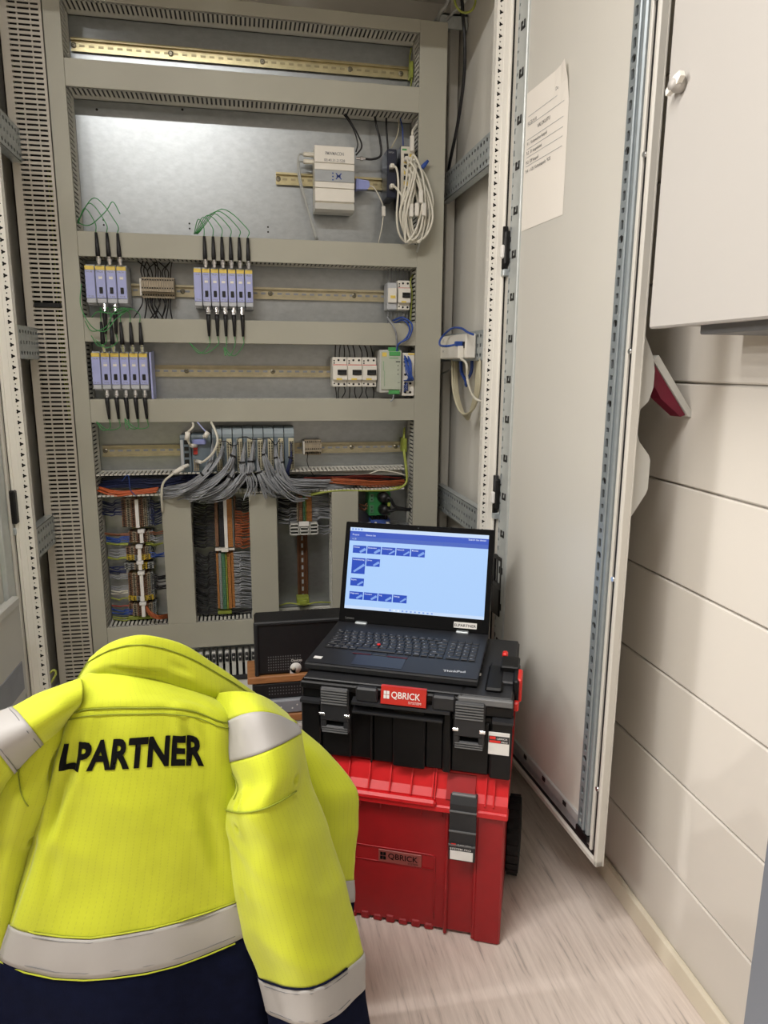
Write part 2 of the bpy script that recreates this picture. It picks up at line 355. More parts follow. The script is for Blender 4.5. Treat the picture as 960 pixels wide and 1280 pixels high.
for side in (-1, 1):
    fx = .6155 if side > 0 else -.5005          # inner flange plane
    pb = MB(); x0 = fx; sx = side
    n = 83
    for i in range(n):                          # front band with trefoils and dots, 25 mm pitch
        z = .2125+i*.025
        cx = fx+sx*.0095
        pb.holes((cx, 1.78, z), X, Z, -Y, .019, .0125, .002, trefoil); pb.holes((cx, 1.78, z+.0125), X, Z, -Y, .019, .0125, .002, dot, na=8)
        pb.holes((fx, 1.791, z), Y, Z, -X*sx, .022, .025, .002, slot_v(.0042, .0125), na=8)
    xa, xb = sorted((fx+sx*.019, fx+sx*.036)); pb.box(xa, xb, 1.779, 1.783, .2, 2.2, c=.0012)
    xa, xb = sorted((fx+sx*.033, fx+sx*.039)); pb.box(xa, xb, 1.772, 1.80, .2, 2.2, c=.002)
    xa, xb = sorted((fx+sx*.001, fx+sx*.04)); pb.box(xa, xb, 1.802, 1.806, .2, ZT)
    pb.build('front_post', 'post', cab)
    dk = MB(); xa, xb = sorted((fx+sx*.003, fx+sx*.034)); dk.box(xa, xb, 1.7855, 1.80, .2, ZT); dk.build('post_shade', 'dark_interior', cab)  # dark filler painted as the shade inside the hollow post
    xa, xb = sorted((fx+sx*.04, fx+sx*.05)); B(xa, xb, 1.776, 1.80, .2, ZT).build('gasket', 'black', cab)
# front header and sill of the frame (outside the view)
B(-.54, .655, 1.78, 1.82, 2.24, ZT, c=.003).build('frame_header', 'post', cab)
B(-.54, .655, 1.78, 1.82, .2, .235, c=.003).build('frame_sill', 'post', cab)
# punched rails running front to back, three rows of slots on each
def rail(x, n, z0, z1, rows=3):
    m = MB(); hh = (z1-z0)/rows
    for i in range(21):
        for r in range(rows):
            y = 1.825+.0125+i*.025+(.006 if r % 2 else 0)
            m.holes((x, 1.8375+i*.025, z0+hh*(r+.5)), Y, Z, n, .025, hh, .002, slot_v(.014 if r != 1 else .009, .0095), na=8)
    xa, xb = sorted((x-n.x*.002, x-n.x*.024)); m.box(xa, xb, 1.825, 2.35, z0-.002, z0); m.box(xa, xb, 1.825, 2.35, z1, z1+.002)
    o = m.build('punched_rail', 'galv', cab)
    for z in (z0+.015, z1-.012): MB().cyl((x+n.x*.006, 1.832, z), (x, 1.832, z), .006, n=8).build('rail_bolt', 'chrome', o)
    k = MB(); k.box(x-n.x*.004-.0005, x-n.x*.004+.0005, 1.825, 2.35, z0, z1); k.build('rail_shade', 'dark_interior', o)  # last box is a dark sheet standing for shade behind the slots
for z0 in (1.735, 1.24, .745): rail(.645, -X, z0, z0+.078)
for z0 in (1.75, 1.235, .70): rail(-.56, X, z0, z0+.082)

# ------------------------------------------------------------------ right door (local frame: X hinge to free edge, Y outward, Z up)
HA = math.atan2(-.998, .062)
dr = thing('cabinet_door', 'grey cabinet door swung open on the right with a printed sheet on its inner face', 'door', (.66, 1.77, .2), HA, local=True)
dr['label'] = 'large grey sheet steel cabinet door standing open on the right, seen from its inner side'
B(.03, .580, .012, .0145, -.004, 2.12).build('door_sheet', 'cabinet', dr)
rm = MB()
rm.box(.568, .579, -.004, .0145, -.006, 2.12, c=.003); rm.box(.03, .579, -.004, .0145, -.006, .010, c=.003); rm.box(.03, .579, -.004, .0145, 2.10, 2.12, c=.003)
rm.build('door_rim', 'cabinet', dr)
g = MB(); g.box(.5575, .568, .000, .011, .014, 2.10, c=.002); g.box(.03, .566, .000, .011, .010, .022, c=.002); g.build('gasket', 'black', dr)
B(.549, .5575, -.004, .012, .02, 2.10, c=.002).build('inner_fold', 'cabinet', dr)
pnl = B(.066, .504, .002, .012, .045, 2.09).build('inner_panel', 'cabinet', dr)
# galvanised clip strip along the hinge side and along the bottom, with c shaped punchings
cs = MB(); cs.box(.026, .071, -.004, .004, .03, 2.09, c=.002); cs.box(.026, .508, -.003, .004, .044, .066, c=.002); cs = cs.build('clip_strip', 'galv_door', dr)
def cshape(m, cx, cz, y, w=.021, hgt=.018):
    t = .0058
    m.box(cx-w/2, cx-w/2+t, y, y+.003, cz-hgt/2, cz+hgt/2); m.box(cx-w/2, cx+w/2, y, y+.003, cz-hgt/2, cz-hgt/2+t); m.box(cx+w/2-t, cx+w/2, y, y+.003, cz-hgt/2, cz+hgt/2); m.box(cx-w/2, cx-w/2+.009, y, y+.003, cz+hgt/2-t, cz+hgt/2)
for i in range(20):
    m = MB(); cshape(m, .048, .09+i*.1, -.0052); m.build('clip_slot', 'clip_black', cs)
for i in range(4):
    m = MB(); cshape(m, .14+i*.1, .055, -.0042, .014, .010); m.build('clip_slot', 'clip_black', cs)
hs = MB(); hs.box(-.012, .012, .0, .006, .02, 2.10, c=.002); hs.build('hinge_strip', 'cabinet', dr)
hp = MB()
for i in range(85): hp.holes((.019, -.001, .03+i*.0245), X, Z, -Y, .012, .0245, .003, slot_v(.006, .013 if i % 2 else .006), na=8)
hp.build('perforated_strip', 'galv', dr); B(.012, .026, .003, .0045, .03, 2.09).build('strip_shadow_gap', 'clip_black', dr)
tf = MB()
for i in range(81):                             # perforated tubular frame along the free edge
    fn = (lambda a: .0072) if i % 6 == 0 else slot_v(.0085, .018 if i % 2 else .009)
    tf.holes((.5125, -.0055, .06+i*.0248), X, Z, -Y, .020, .0248, .004, fn, na=12)
tf.box(.5225, .530, -.009, .006, .048, 2.085, c=.002); tf.box(.530, .538, -.004, .006, .048, 2.085); tf.box(.538, .549, -.010, .006, .048, 2.085, c=.003)
tf = tf.build('tubular_frame', 'galv_frame', dr); B(.5025, .5225, .0005, .0018, .05, 2.085).build('tube_shade', 'clip_black', tf)  # black sheet gives the shade inside the perforated tube
B(.503, .549, -.010, .004, .034, .048).build('tube_end_cap', 'black', tf)
bz = MB()
bz.box(.03, .549, .000, .006, .022, .044); bz.build('bottom_channel', 'brown_terminal', dr) if 0 else bz.build('bottom_channel', 'galv', dr)
for z in (.17, .62, 1.05, 1.38, 1.62): MB().cyl((.565, -.006, z), (.565, .002, z), .005, n=8).build('lock_roller', 'chrome', dr)
# swing handle on the outer face, lever pulled out
hd = MB()
prof = [(.0145, 1.085), (.022, 1.083), (.045, 1.04), (.050, 1.015), (.050, .985), (.042, .96), (.026, .945), (.024, .90), (.030, .885), (.052, .860), (.056, .85), (.056, .795), (.052, .785), (.026, .745), (.0145, .735)]
hd.prism(prof, (.520, 0, 0), Y, Z, X, .046); hd = hd.build('handle_base', 'light_grey', dr)
hv = MB()
a, b = Vector((.543, .05, 1.035)), Vector((.543, .134, .935)); d = (b-a).normalized(); nrm = Vector((0, -d.z, d.y))
if nrm.z < 0: nrm = -nrm
hv.prism([(0, .0), (.0, .014), (.135, .010), (.142, .004), (.135, -.001)], a-X*.020, d, nrm, X, .036)
lv = hv.build('swing_lever', 'light_grey', dr, label='pale grey swing lever pulled out from the door')
hv = MB(); hv.prism([(.0, -.001), (.13, -.003), (.126, -.013), (.07, -.026), (.02, -.022), (-.004, -.012)], a-X*.017, d, nrm, X, .030)
hv.build('lever_inside', 'red_dark', lv, label='dark red inner side of the lever')
hv = MB(); hv.tube([(.543, .052, 1.0), (.543, .085, .985)], .004, 8); hv.build('lever_pin', 'chrome', lv)
def hinge(name_parent, x, y, z, s=1):
    m = MB(); m.box(x-.010, x+.010, y-.02, y+.01, z-.035, z+.045, c=.003); m.cyl((x, y-.016, z-.045), (x, y-.016, z+.055), .007, n=10)
    o = m.build('hinge', 'black', name_parent)
    m = MB(); m.box(x-.007, x+.007, y-.027, y-.014, z-.02, z+.012, c=.003); m.build('hinge_clip', 'sticker_white', o)
    m = MB(); m.box(x-.009, x+.009, y-.021, y+.004, z-.062, z-.045, c=.002); m.build('hinge_bracket', 'galv', o)
for z in (1.305, .685): hinge(dr, .006, .006, z)
# cable connector block clipped in the door strip behind the laptop
m = MB(); m.T = Matrix.Translation((.022, .012, 0)); m.box(-.02, .03, -.02, .0, .36, .44, c=.003); m.box(-.02, .03, -.018, .0, .44, .452); m.box(-.02, -.013, -.018, 0, .45, .52); m.box(.002, .008, -.018, 0, .45, .52); m.box(.024, .030, -.018, 0, .45, .52); m.box(-.02, .03, -.018, 0, .515, .525)
m.build('door_stay', 'black', dr)
# printed sheet taped on the inner panel
sh = thing('printed_sheet', 'white sheet of paper with a few printed lines taped to the open right door', 'paper', (.66, 1.77, .2), HA, local=True)
m = MB(); nx, nz = 6, 8; vs = []; fs = []
for i in range(nx+1):
    for j in range(nz+1):
        u = .072+.202*i/nx; v = 1.338+.300*j/nz; curl = .012*max(0, (i/nx-.75)/.25)*max(0, (j/nz-.8)/.2)
        vs.append((u-curl*.4, .0012-curl, v))
for i in range(nx):
    for j in range(nz): a = i*(nz+1)+j; fs.append((a, a+nz+1, a+nz+2, a+1))
m.add(vs, fs); m.build('sheet', 'paper', sh)
for v in (1.585, 1.565, 1.535, 1.515, 1.497, 1.478): B(.085, .255, .0004, .0008, v, v+.0007).build('ruled_line', 'grey_band', sh)
for (u, v, s_, z) in ((.215, 1.597, 'Document', .010), (.085, 1.567, 'KL 25-9.10', .010), (.135, 1.548, 'VALOKUITU', .011), (.085, 1.523, '9.1.  Kuitukeskus kaapeli', .010), (.085, 1.503, '9.2.  E1 kaapelointi', .010), (.085, 1.483, '9.3.  DP kaapeli', .010), (.085, 1.464, '9.4. - 1.25  Kuitukaapelit  9.25', .010)):
    MB().text(s_, (u, .0003, v), X, Z, z, 0).build('print', 'ink', sh)


# left door, only the hinge edge of it shows
HB = math.atan2(-.999, -.04)
dl = thing('cabinet_door', 'left cabinet door opened out of the picture, only its hinge edge and document pocket visible', 'door', (-.552, 1.765, .2), HB, local=True)
B(0, .598, -.0145, -.012, 0, 2.12).build('door_sheet', 'cabinet', dl)
m = MB(); m.box(.576, .6, -.0145, .014, 0, 2.12, c=.004); m.box(0, .598, -.0145, .012, 0, .012, c=.003); m.build('door_rim', 'cabinet', dl)
m = MB(); m.box(-.02, .006, -.004, .010, .02, 2.10, c=.003); m.build('hinge_strip', 'cabinet', dl)
B(.008, .598, -.012, .0, .02, 1.98).build('inner_panel', 'cabinet', dl)
m = MB(); m.box(.03, .07, 0, .012, .03, 2.09, c=.002); cl = m.build('clip_strip', 'galv_door', dl)
m = MB()
for i in range(85): m.holes((.018, .006, .03+i*.0245), X, Z, Y, .018, .0245, .003, slot_v(.007, .013 if i % 2 else .006), na=8)
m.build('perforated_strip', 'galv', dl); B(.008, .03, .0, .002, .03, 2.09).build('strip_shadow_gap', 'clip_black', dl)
hinge(dl, -.010, .012, .685); hinge(dl, -.010, .012, 1.305)
m = MB(); m.box(.075, .38, .0, .036, .258, .488, c=.006); pk = m.build('document_pocket', 'light_grey', dl)
m = MB(); m.box(.085, .37, .022, .040, .480, .502, c=.004); m.build('pocket_lip', 'light_grey', pk)
m = MB(); m.box(.10, .35, .034, .0375, .28, .35, c=.01); m.build('pocket_slot', 'sheet_grey', pk)

# ------------------------------------------------------------------ slotted side panel on the left and the cable ducts
sp = thing('slotted_duct', 'tall grey duct with a cover of three slot columns left of the wiring', 'duct', (-.532, 2.25, .215))
bars = MB(); n0 = 0
for x0, x1 in ((-.588, -.565), (-.5440, -.5405), (-.5115, -.5085), (-.489, -.479)): bars.box(x0, x1, DY, DY+.004, .215, 2.185)
z = .222
while z < 2.175:
    bars.box(-.565, -.489, DY+.0004, DY+.0036, z, z+.0072); z += .0126
bars.build('slotted_cover', 'panel_cover', sp, kind='stuff')
m = MB(); m.box(-.588, -.585, DY, PY, .215, 2.185); m.box(-.482, -.479, DY, PY, .215, 2.185); m.build('side_wall', 'panel_cover', sp)
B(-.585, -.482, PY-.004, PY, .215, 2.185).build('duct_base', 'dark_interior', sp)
m = MB(); q = at(58, 382, DY); m.box(-.562, -.49, DY-.004, DY+.003, q.z-.006, q.z+.008, c=.002); m.box(-.505, -.497, DY-.006, DY-.003, q.z-.004, q.z+.006); m.build('cover_clip', 'black', sp)
wb = MB()
for i in range(5):
    x = -.505+.006*i; wb.tube(crv([(x, 2.232, 1.75), (x+.006*math.sin(i), 2.228, 1.5), (x-.004, 2.23, 1.3), (x+.003, 2.234, 1.05)], 5), .0022, 5)
solo(wb, 'wire_bundle', 'pe_wire', 'yellow-green wires seen through the slots of the left duct cover', 'wires', None, 'stuff')

def duct(label, x0, x1, z0, z1, vertical=False, cover=True, walls=(1, 1), comb_mat='duct_slot', split=None, low=False):
    t = thing('cable_duct', label, 'duct', ((x0+x1)/2, (DY+PY)/2, z0))
    base = B(x0, x1, PY-.004, PY, z0, z1).build('duct_base', 'duct_slot', t)
    if cover: B(x0+.004, x1-.004, DY+.016, PY-.006, z0+.004, z1-.004).build('duct_wiring_shade', 'black_wire', t)  # black block for both the wires and the shade inside the duct
    for k, on in enumerate(walls):
        if not on: continue
        m = MB(); p = .0125; fw = .0072; th = .0022
        if not vertical:
            zz = (z0, z0+th) if k == 0 else (z1-th, z1); n = int((x1-x0)/p)
            for i in range(n): m.box(x0+i*p+.002, x0+i*p+.002+fw, DY+.006, PY-.03, *zz)
            m.box(x0, x1, PY-.03, PY, *zz)
            if cover: m.box(x0, x1, DY+.002, DY+.014, *zz)
            else:
                for i in range(n): m.box(x0+i*p+.001, x0+i*p+.003+fw, DY, DY+.008, zz[0]-.001, zz[1]+.001)
        else:
            xx = (x0, x0+th) if k == 0 else (x1-th, x1); n = int((z1-z0)/p)
            for i in range(n): m.box(xx[0], xx[1], DY+.006, PY-.03, z0+i*p+.002, z0+i*p+.002+fw)
            m.box(*xx, PY-.03, PY, z0, z1)
            if cover: m.box(*xx, DY+.002, DY+.014, z0, z1)
        m.build('slotted_wall', comb_mat, t, kind='stuff')
    if cover: B(x0-.001, x1+.001, DY-.002, DY+.002, z0-.0015, z1+.0015, c=.001).build('duct_cover', 'duct', t)
    return t
XL, XR = -.434, .530
duct('top grey cable duct, just under the cabinet roof', XL, XR, 2.157, 2.188)
duct('grey cable duct below the uppermost gold rail', XL, XR, 1.947, 2.012)
duct('grey cable duct below the white gateway box and big zinc plate', XL, XR, 1.517, 1.580)
duct('grey cable duct between the two rows of blue isolator modules', XL, XR, 1.285, 1.349)
duct('grey cable duct above the controller with grey wire looms', XL, XR, 1.055, 1.120)
duct('open cable duct without cover, full of grey, blue and orange wires', XL, .515, .834, .900, cover=False)
duct('bottom grey cable duct, under the terminal columns', XL, XR, .34, .421)
duct('wide vertical cable duct on the right of the mounting plate', .532, .612, .25, 2.187, True)
duct('narrow vertical cable duct on the left of the mounting plate', -.478, -.4365, .25, 2.185, True, walls=(0, 1))
duct('first short vertical duct from the left, between the mixed and the striped terminals', -.251, -.168, .424, .829, True)
duct('second short vertical duct, between the striped terminals and the bare brown rail', .009, .092, .424, .829, True)
duct('third short vertical duct, left of the green sockets and behind the laptop lid', .267, .350, .424, .829, True)

# ------------------------------------------------------------------ top hat rails
def din(label, x0, x1, zc, m='gold', slots=True, screws=()):
    t = thing('din_rail', label, 'rail', ((x0+x1)/2, PY-.006, zc-.0175)); b = MB(); y = PY-.0085
    b.box(x0, x1, PY-.0012, PY-.0002, zc-.0125, zc+.0125)
    for s in (-1, 1):
        za, zb = sorted((zc+s*.0125, zc+s*.0115)); b.box(x0, x1, y, PY-.0002, za, zb)
        za, zb = sorted((zc+s*.0115, zc+s*.0175)); b.box(x0, x1, y-.001, y, za, zb)
    b.build('rail_profile', m, t)
    if slots:
        q = MB(); x = x0+.02
        while x < x1-.015: q.box(x, x+.014, PY-.0018, PY-.0011, zc-.003, zc+.003, c=.0006); x += .025
        q.build('rail_slot', 'rail_slot' if m == 'gold' else 'sheet_grey', t)
    for x in screws:
        q = MB(); q.lathe((x, PY-.0012, zc), -Y, [(.0075, 0), (.0075, .002), (.004, .0036), (.001, .0036)], 10); sc = q.build('screw', 'screw', t)
        q = MB(); q.box(x-.003, x+.003, PY-.0052, PY-.0046, zc-.0006, zc+.0006); q.build('screw_slot', 'dark_interior', sc)
    return t
sx_ = lambda px, py: at(px, py, PY-.01).x
din('gold coloured top hat rail under the top duct, empty', -.432, .52, 2.082, screws=[sx_(91, 52), sx_(213, 62), sx_(328, 73), sx_(438, 82), sx_(502, 88)])
din('short gold rail carrying the white gateway box', .118, .49, 1.768, screws=[sx_(348, 222)])
din('gold rail through the upper row of isolator modules', -.43, .505, 1.4375, 'gold_shaded', screws=[sx_(228, 362), sx_(338, 366), sx_(443, 370)])
din('gold rail through the lower row of isolator modules', -.43, .515, 1.2025, 'gold_shaded', screws=[sx_(233, 463), sx_(341, 464)])
din('gold rail behind the controller modules', -.428, .512, .960, 'gold_shaded', screws=[sx_(131, 561), sx_(440, 558), sx_(495, 556)])
def vdin(label, xc, z0, z1, m):
    t = thing('din_rail', label, 'rail', (xc, PY-.006, z0)); b = MB(); y = PY-.0085
    b.box(xc-.0125, xc+.0125, PY-.0012, PY-.0002, z0, z1)
    for s in (-1, 1):
        a, c = sorted((xc+s*.0125, xc+s*.0115)); b.box(a, c, y, PY-.0002, z0, z1); a, c = sorted((xc+s*.0115, xc+s*.0175)); b.box(a, c, y-.001, y, z0, z1)
    b.build('rail_profile', m, t); q = MB(); z = z0+.012
    while z < z1-.02: q.box(xc-.003, xc+.003, PY-.0018, PY-.001, z, z+.014); z += .025
    q.build('rail_slot', 'grey_band', t); return t
vdin('upright brown rail below the white end bracket', .178, .44, .83, 'brass_dark')
vdin('upright rail behind the mixed colour terminals on the left', -.338, .43, .83, 'gold')
vdin('upright rail behind the striped terminals', -.075, .43, .83, 'gold')
vdin('upright rail behind the green sockets', .435, .43, .83, 'gold')
# ------------------------------------------------------------------ isolator modules on the rails
def module(x0, w, zt, zb, label, group, wide=False):
    t = thing('isolator_module', label, 'module', (x0+w/2, 2.25, zb), group=group); g = .0007; x1 = x0+w-g; x0 += g
    m = MB(); m.box(x0, x1, 2.212, PY-.01, zb+.006, zt-.004, c=.0015); m.box(x0+.001, x1-.001, 2.225, PY-.01, zb-.002, zb+.006); m.box(x0+.001, x1-.001, 2.222, PY-.01, zt-.004, zt+.004)
    m.build('housing', 'grey_module', t)
    f = B(x0+.001, x1-.001, 2.2045, 2.213, zb+.016, zt-.012, c=.001).build('face_plate', 'lilac', t)
    B(x0+.001, x1-.001, 2.205, 2.213, zt-.012, zt-.001, c=.001).build('marking_strip', 'yellow_label', t)
    B(x0+.001, x1-.001, 2.206, 2.213, zb+.003, zb+.0155, c=.001).build('foot', 'grey_module', t)
    m = MB(); xc = (x0+x1)/2
    m.text('PROFI' if not wide else 'HUB', (xc, 2.2043, zt-.019), X, Z, .006, .01, 'C', w*.55); m.text('T10', (xc, 2.2043, zb+.0195), X, Z, .005, .01, 'C', w*.5)
    m.build('marking', 'ink_grey', f)
    if not wide:
        B(xc-.0045, xc+.0045, 2.2015, 2.206, zb+.029, zb+.046, c=.001).build('port', 'black', t)
        m = MB(); m.box(xc-.005, xc+.005, 2.2035, 2.206, zb+.068, zb+.0745); m.build('window', 'white_plastic', f)
        for k in range(2): MB().cyl((xc-.003+.006*k, 2.2035, zt-.029), (xc-.003+.006*k, 2.206, zt-.029), .0013, n=6).build('indicator', 'offwhite', f)
    return t
ORD = ['first', 'second', 'third', 'fourth', 'fifth', 'sixth', 'seventh', 'eighth', 'ninth', 'tenth', 'eleventh', 'twelfth']
ROWS = {'upper left block of four': (-.4255, .0283, 4, 1.4925, 1.388),
        'upper middle block of seven': (-.1295, .0243, 7, 1.494, 1.386),
        'lower row block of six': (-.4255, .0262, 6, 1.2535, 1.147)}
for nm, (x0, w, n, zt, zb) in ROWS.items():
    for i in range(n): module(x0+i*w, w, zt, zb, ('%s blue isolator module from the left in the %s' % (ORD[i], nm)) if i else 'blue module without cable at the left end of the ' + nm, 'blue-faced isolator modules', i == 0)
t = thing('end_plate', 'thin lilac end plate standing beside the lower six-module block', 'plate', (-.262, 2.25, 1.12))
m = MB(); m.prism([(2.205, 1.255), (2.29, 1.262), (2.29, 1.12), (2.215, 1.115)], (-.264, 0, 0), Y, Z, X, .005); m.build('plate', 'lilac', t)
# fibre cables with black boots, one on most module tops and bottoms
def fibre(x, z, up, gather, label, group, lift=.02, bootlen=.062, lean=0.):
    t = thing('fibre_cable', label, 'cable', (x, 2.2, z), group=group); s = 1 if up else -1
    MB().lathe((x, 2.200, z), Z*s+Y*-.25, [(.0055, 0), (.0055, .008), (.007, .009), (.007, .016), (.0045, .017), (.0045, .024)], 10).build('connector', 'chrome', t)
    d = (Z*s+Y*-.10+X*lean).normalized(); a = Vector((x, 2.192, z+s*.02)); b = a+d*bootlen
    MB().tube([a, a+d*.012, b], [.0062, .0062, .0036], 8).build('boot', 'black_wire', t)
    e = b+d*.012; g = Vector(gather); mid = (e+g)/2+Z*(s*lift)+Y*-.012
    MB().tube(crv([b, e+Z*(s*.012), mid, g], 7), .00125, 5).build('wire', 'green_wire', t)
x0, w, n, zt, zb = ROWS['upper left block of four']; GA = 'green fibre cables of the isolator modules'
for i in (1, 2, 3): fibre(x0+(i+.5)*w, zt+.003, True, (-.433, 2.215, 1.60+.004*i), 'green fibre cable with black boot, %s of three above the four-module block' % ORD[i-1], GA, .03+.012*i)
for i in (1, 2): fibre(x0+(i+.75)*w, zb-.001, False, (-.425+.01*i, 2.185, 1.31-.01*i), 'green fibre cable below the four-module block, %s of two' % ('left' if i == 1 else 'right'), GA, .025)
x0, w, n, zt, zb = ROWS['upper middle block of seven']
for i in range(1, 7): fibre(x0+(i+.5)*w, zt+.003, True, (-.124+.002*i, 2.214, 1.588), 'green fibre cable with black boot, %s of six above the seven-module block' % ORD[i-1], GA, .028+.006*i)
for i in range(1, 6): fibre(x0+(i+.6)*w, zb-.001, False, (-.148 if i < 3 else -.05, 2.186, 1.284 if i < 3 else 1.272), 'green fibre cable with black boot, %s of five below the seven-module block' % ORD[i-1], GA, .034)
x0, w, n, zt, zb = ROWS['lower row block of six']
for i in range(1, 6): fibre(x0+(i+.5)*w, zt+.003, True, (-.355+.012*(i-3), 2.178, 1.37-.003*abs(i-3)), 'green fibre cable with black boot, %s of five above the lower six-module block' % ORD[i-1], GA, .018)
for i in range(1, 6): fibre(x0+(i+.5)*w, zb-.001, False, (-.418 if i < 3 else -.34, 2.184, 1.052+.003*i), 'green fibre cable with black boot, %s of five below the lower six-module block' % ORD[i-1], GA, .02, lean=.06)
# green loops between rows (slack cable)
def loose(name, label, pts, r, m, cat='cable', group=None, n=6, k=6):
    return solo(MB().tube(crv(pts, k), r, n), name, m, label, cat, group)
loose('slack_wire', 'long green slack wire hanging from the upper left block down to the lower block', [(-.432, 2.19, 1.44), (-.436, 2.18, 1.38), (-.41, 2.17, 1.325), (-.375, 2.17, 1.312), (-.345, 2.175, 1.345), (-.31, 2.18, 1.372)], .0013, 'green_wire')
loose('slack_wire', 'shorter green slack wire looping left of the knot above the lower block', [(-.43, 2.19, 1.34), (-.41, 2.175, 1.312), (-.37, 2.172, 1.325), (-.35, 2.175, 1.362), (-.315, 2.18, 1.378)], .0013, 'green_wire')
loose('slack_wire', 'green wire crossing the knot above the lower block to the left', [(-.30, 2.185, 1.375), (-.345, 2.175, 1.36), (-.39, 2.178, 1.365), (-.41, 2.185, 1.35)], .0013, 'green_wire')
loose('slack_wire', 'dark green wire arching over the upper left block', [(-.436, 2.215, 1.605), (-.40, 2.20, 1.598), (-.355, 2.195, 1.635), (-.335, 2.195, 1.66), (-.318, 2.197, 1.63)], .0013, 'green_wire')

# ------------------------------------------------------------------ small terminal strips
def small_strip(label, x0, x1, zc, hgt, n, m1='beige_terminal'):
    t = thing('terminal_strip', label, 'terminals', ((x0+x1)/2, 2.25, zc-hgt/2)); w = (x1-x0)/n
    for i in range(n):
        b = MB(); xa = x0+i*w
        b.box(xa+.0004, xa+w-.0004, 2.255, PY-.009, zc-hgt/2, zc+hgt/2); b.box(xa+.0004, xa+w-.0004, 2.236, 2.256, zc-hgt*.22, zc+hgt*.26)
        b.build('terminal', m1, t)
    h = MB()
    for i in range(n):
        for zz in (zc-hgt*.36, zc-hgt*.05, zc+hgt*.38): y = 2.2352 if abs(zz-zc) < hgt*.2 else 2.2542; h.box(x0+i*w+w*.25, x0+i*w+w*.75, y, y+.001, zz-.002, zz+.002)
    h.build('screw_hole', 'dark_interior', t, kind='stuff')
    B(x0-.005, x0, 2.245, PY-.009, zc-hgt*.42, zc+hgt*.42, c=.001).build('end_stop', 'white_plastic', t)
    return t
a, b = at(176, 350, 2.24), at(217, 350, 2.24)
small_strip('small brown terminal strip between the two upper isolator blocks', a.x, b.x, at(197, 359, 2.24).z, .058, 13)
a, b = at(381, 550, 2.24), at(402, 550, 2.24)
small_strip('little beige terminal strip right of the controller', a.x, b.x, at(392, 560, 2.24).z, .048, 8)
rnd = random.Random(3)
m = MB()
for i in range(12):
    x = at(178+i*3.2, 345, 2.26).x
    m.tube(crv([(x, 2.262, 1.468), (x+rnd.uniform(-.004, .004), 2.25, 1.49), (x+rnd.uniform(-.03, .03), 2.27, 1.517)], 4), .0017, 5)
for i in range(12):
    x = at(178+i*3.2, 370, 2.26).x
    m.tube(crv([(x, 2.262, 1.414), (x+rnd.uniform(-.006, .006), 2.248, 1.39), (x+rnd.uniform(-.035, .025), 2.27, 1.35)], 4), .0019, 5)
solo(m, 'wire_bundle', 'black_wire', 'short black wires above and below the small brown terminal strip', 'wires', None, 'stuff')
loose('wire', 'thin black wire below the little beige terminal strip', [at(385, 566, 2.25), at(384, 578, 2.25), at(389, 590, 2.26), at(396, 598, 2.28)], .0012, 'black_wire', 'wire')

# ------------------------------------------------------------------ white gateway box
gy = 2.215
a, b = at(393, 181, gy), at(443, 259, gy); x0, x1, zt, zb = a.x, at(443, 183, gy).x, at(418, 182, gy).z, at(418, 252, gy).z
gw = thing('gateway', 'white gateway box with grey band and printed name on the short rail', 'gateway', ((x0+x1)/2, 2.26, zb))
MB().box(x0+.001, x1-.001, gy+.004, PY-.012, zb-.004, zt, c=.002).build('housing', 'offwhite', gw)
hgt = zt-zb; cuts = [0, .265, .275, .39, .40, .60, .61, .725, .735, 1.]
for (u, v) in ((.005, .305), (.315, .435), (.645, .755), (.765, 1.)):
    MB().box(x0, x1, gy, gy+.006, zt-hgt*v, zt-hgt*u-.0005, c=.001).build('front_panel', 'white_plastic', gw)
bd = B(x0, x1, gy+.0008, gy+.006, zt-hgt*.64, zt-hgt*.44).build('grey_band', 'grey_band', gw)
MB().text('PMWMACON', ((x0+x1)/2, gy-.0003, zt-hgt*.17), X, Z, .0125, .012, 'C', (x1-x0)*.46).build('print', 'ink_grey', gw); MB().text('00.40.31.21528', ((x0+x1)/2, gy-.0003, zt-hgt*.285), X, Z, .0105, .008, 'C', (x1-x0)*.52).build('print', 'ink_grey', gw)
m = MB(); c = Vector(((x0+x1)/2+(x1-x0)*.1, gy+.0004, zt-hgt*.54))
for an in (45, -45, 20, -20): d = Vector((math.cos(R(an)), 0, math.sin(R(an)))); q = Vector((-d.z, 0, d.x)); L_ = .0115 if abs(an) == 45 else .006; m.add([c-d*L_-q*.0015-Y*.0002, c-d*L_+q*.0015-Y*.0002, c+d*L_+q*.0015-Y*.0002, c+d*L_-q*.0015-Y*.0002], [(0, 1, 2, 3)])
for k in range(3): m.box(c.x-.019, c.x-.015, gy+.0004, gy+.0008, c.z-.012+.009*k, c.z-.0085+.009*k)
m.build('logo', 'ink_blue', bd)
m = MB(); m.prism([(2.222, zb-.020), (gy+.004, zb-.004), (PY-.014, zb-.004), (PY-.014, zb-.024), (2.235, zb-.026)], (x0, 0, 0), Y, Z, X, x1-x0); m.build('lower_shroud', 'light_grey', gw)
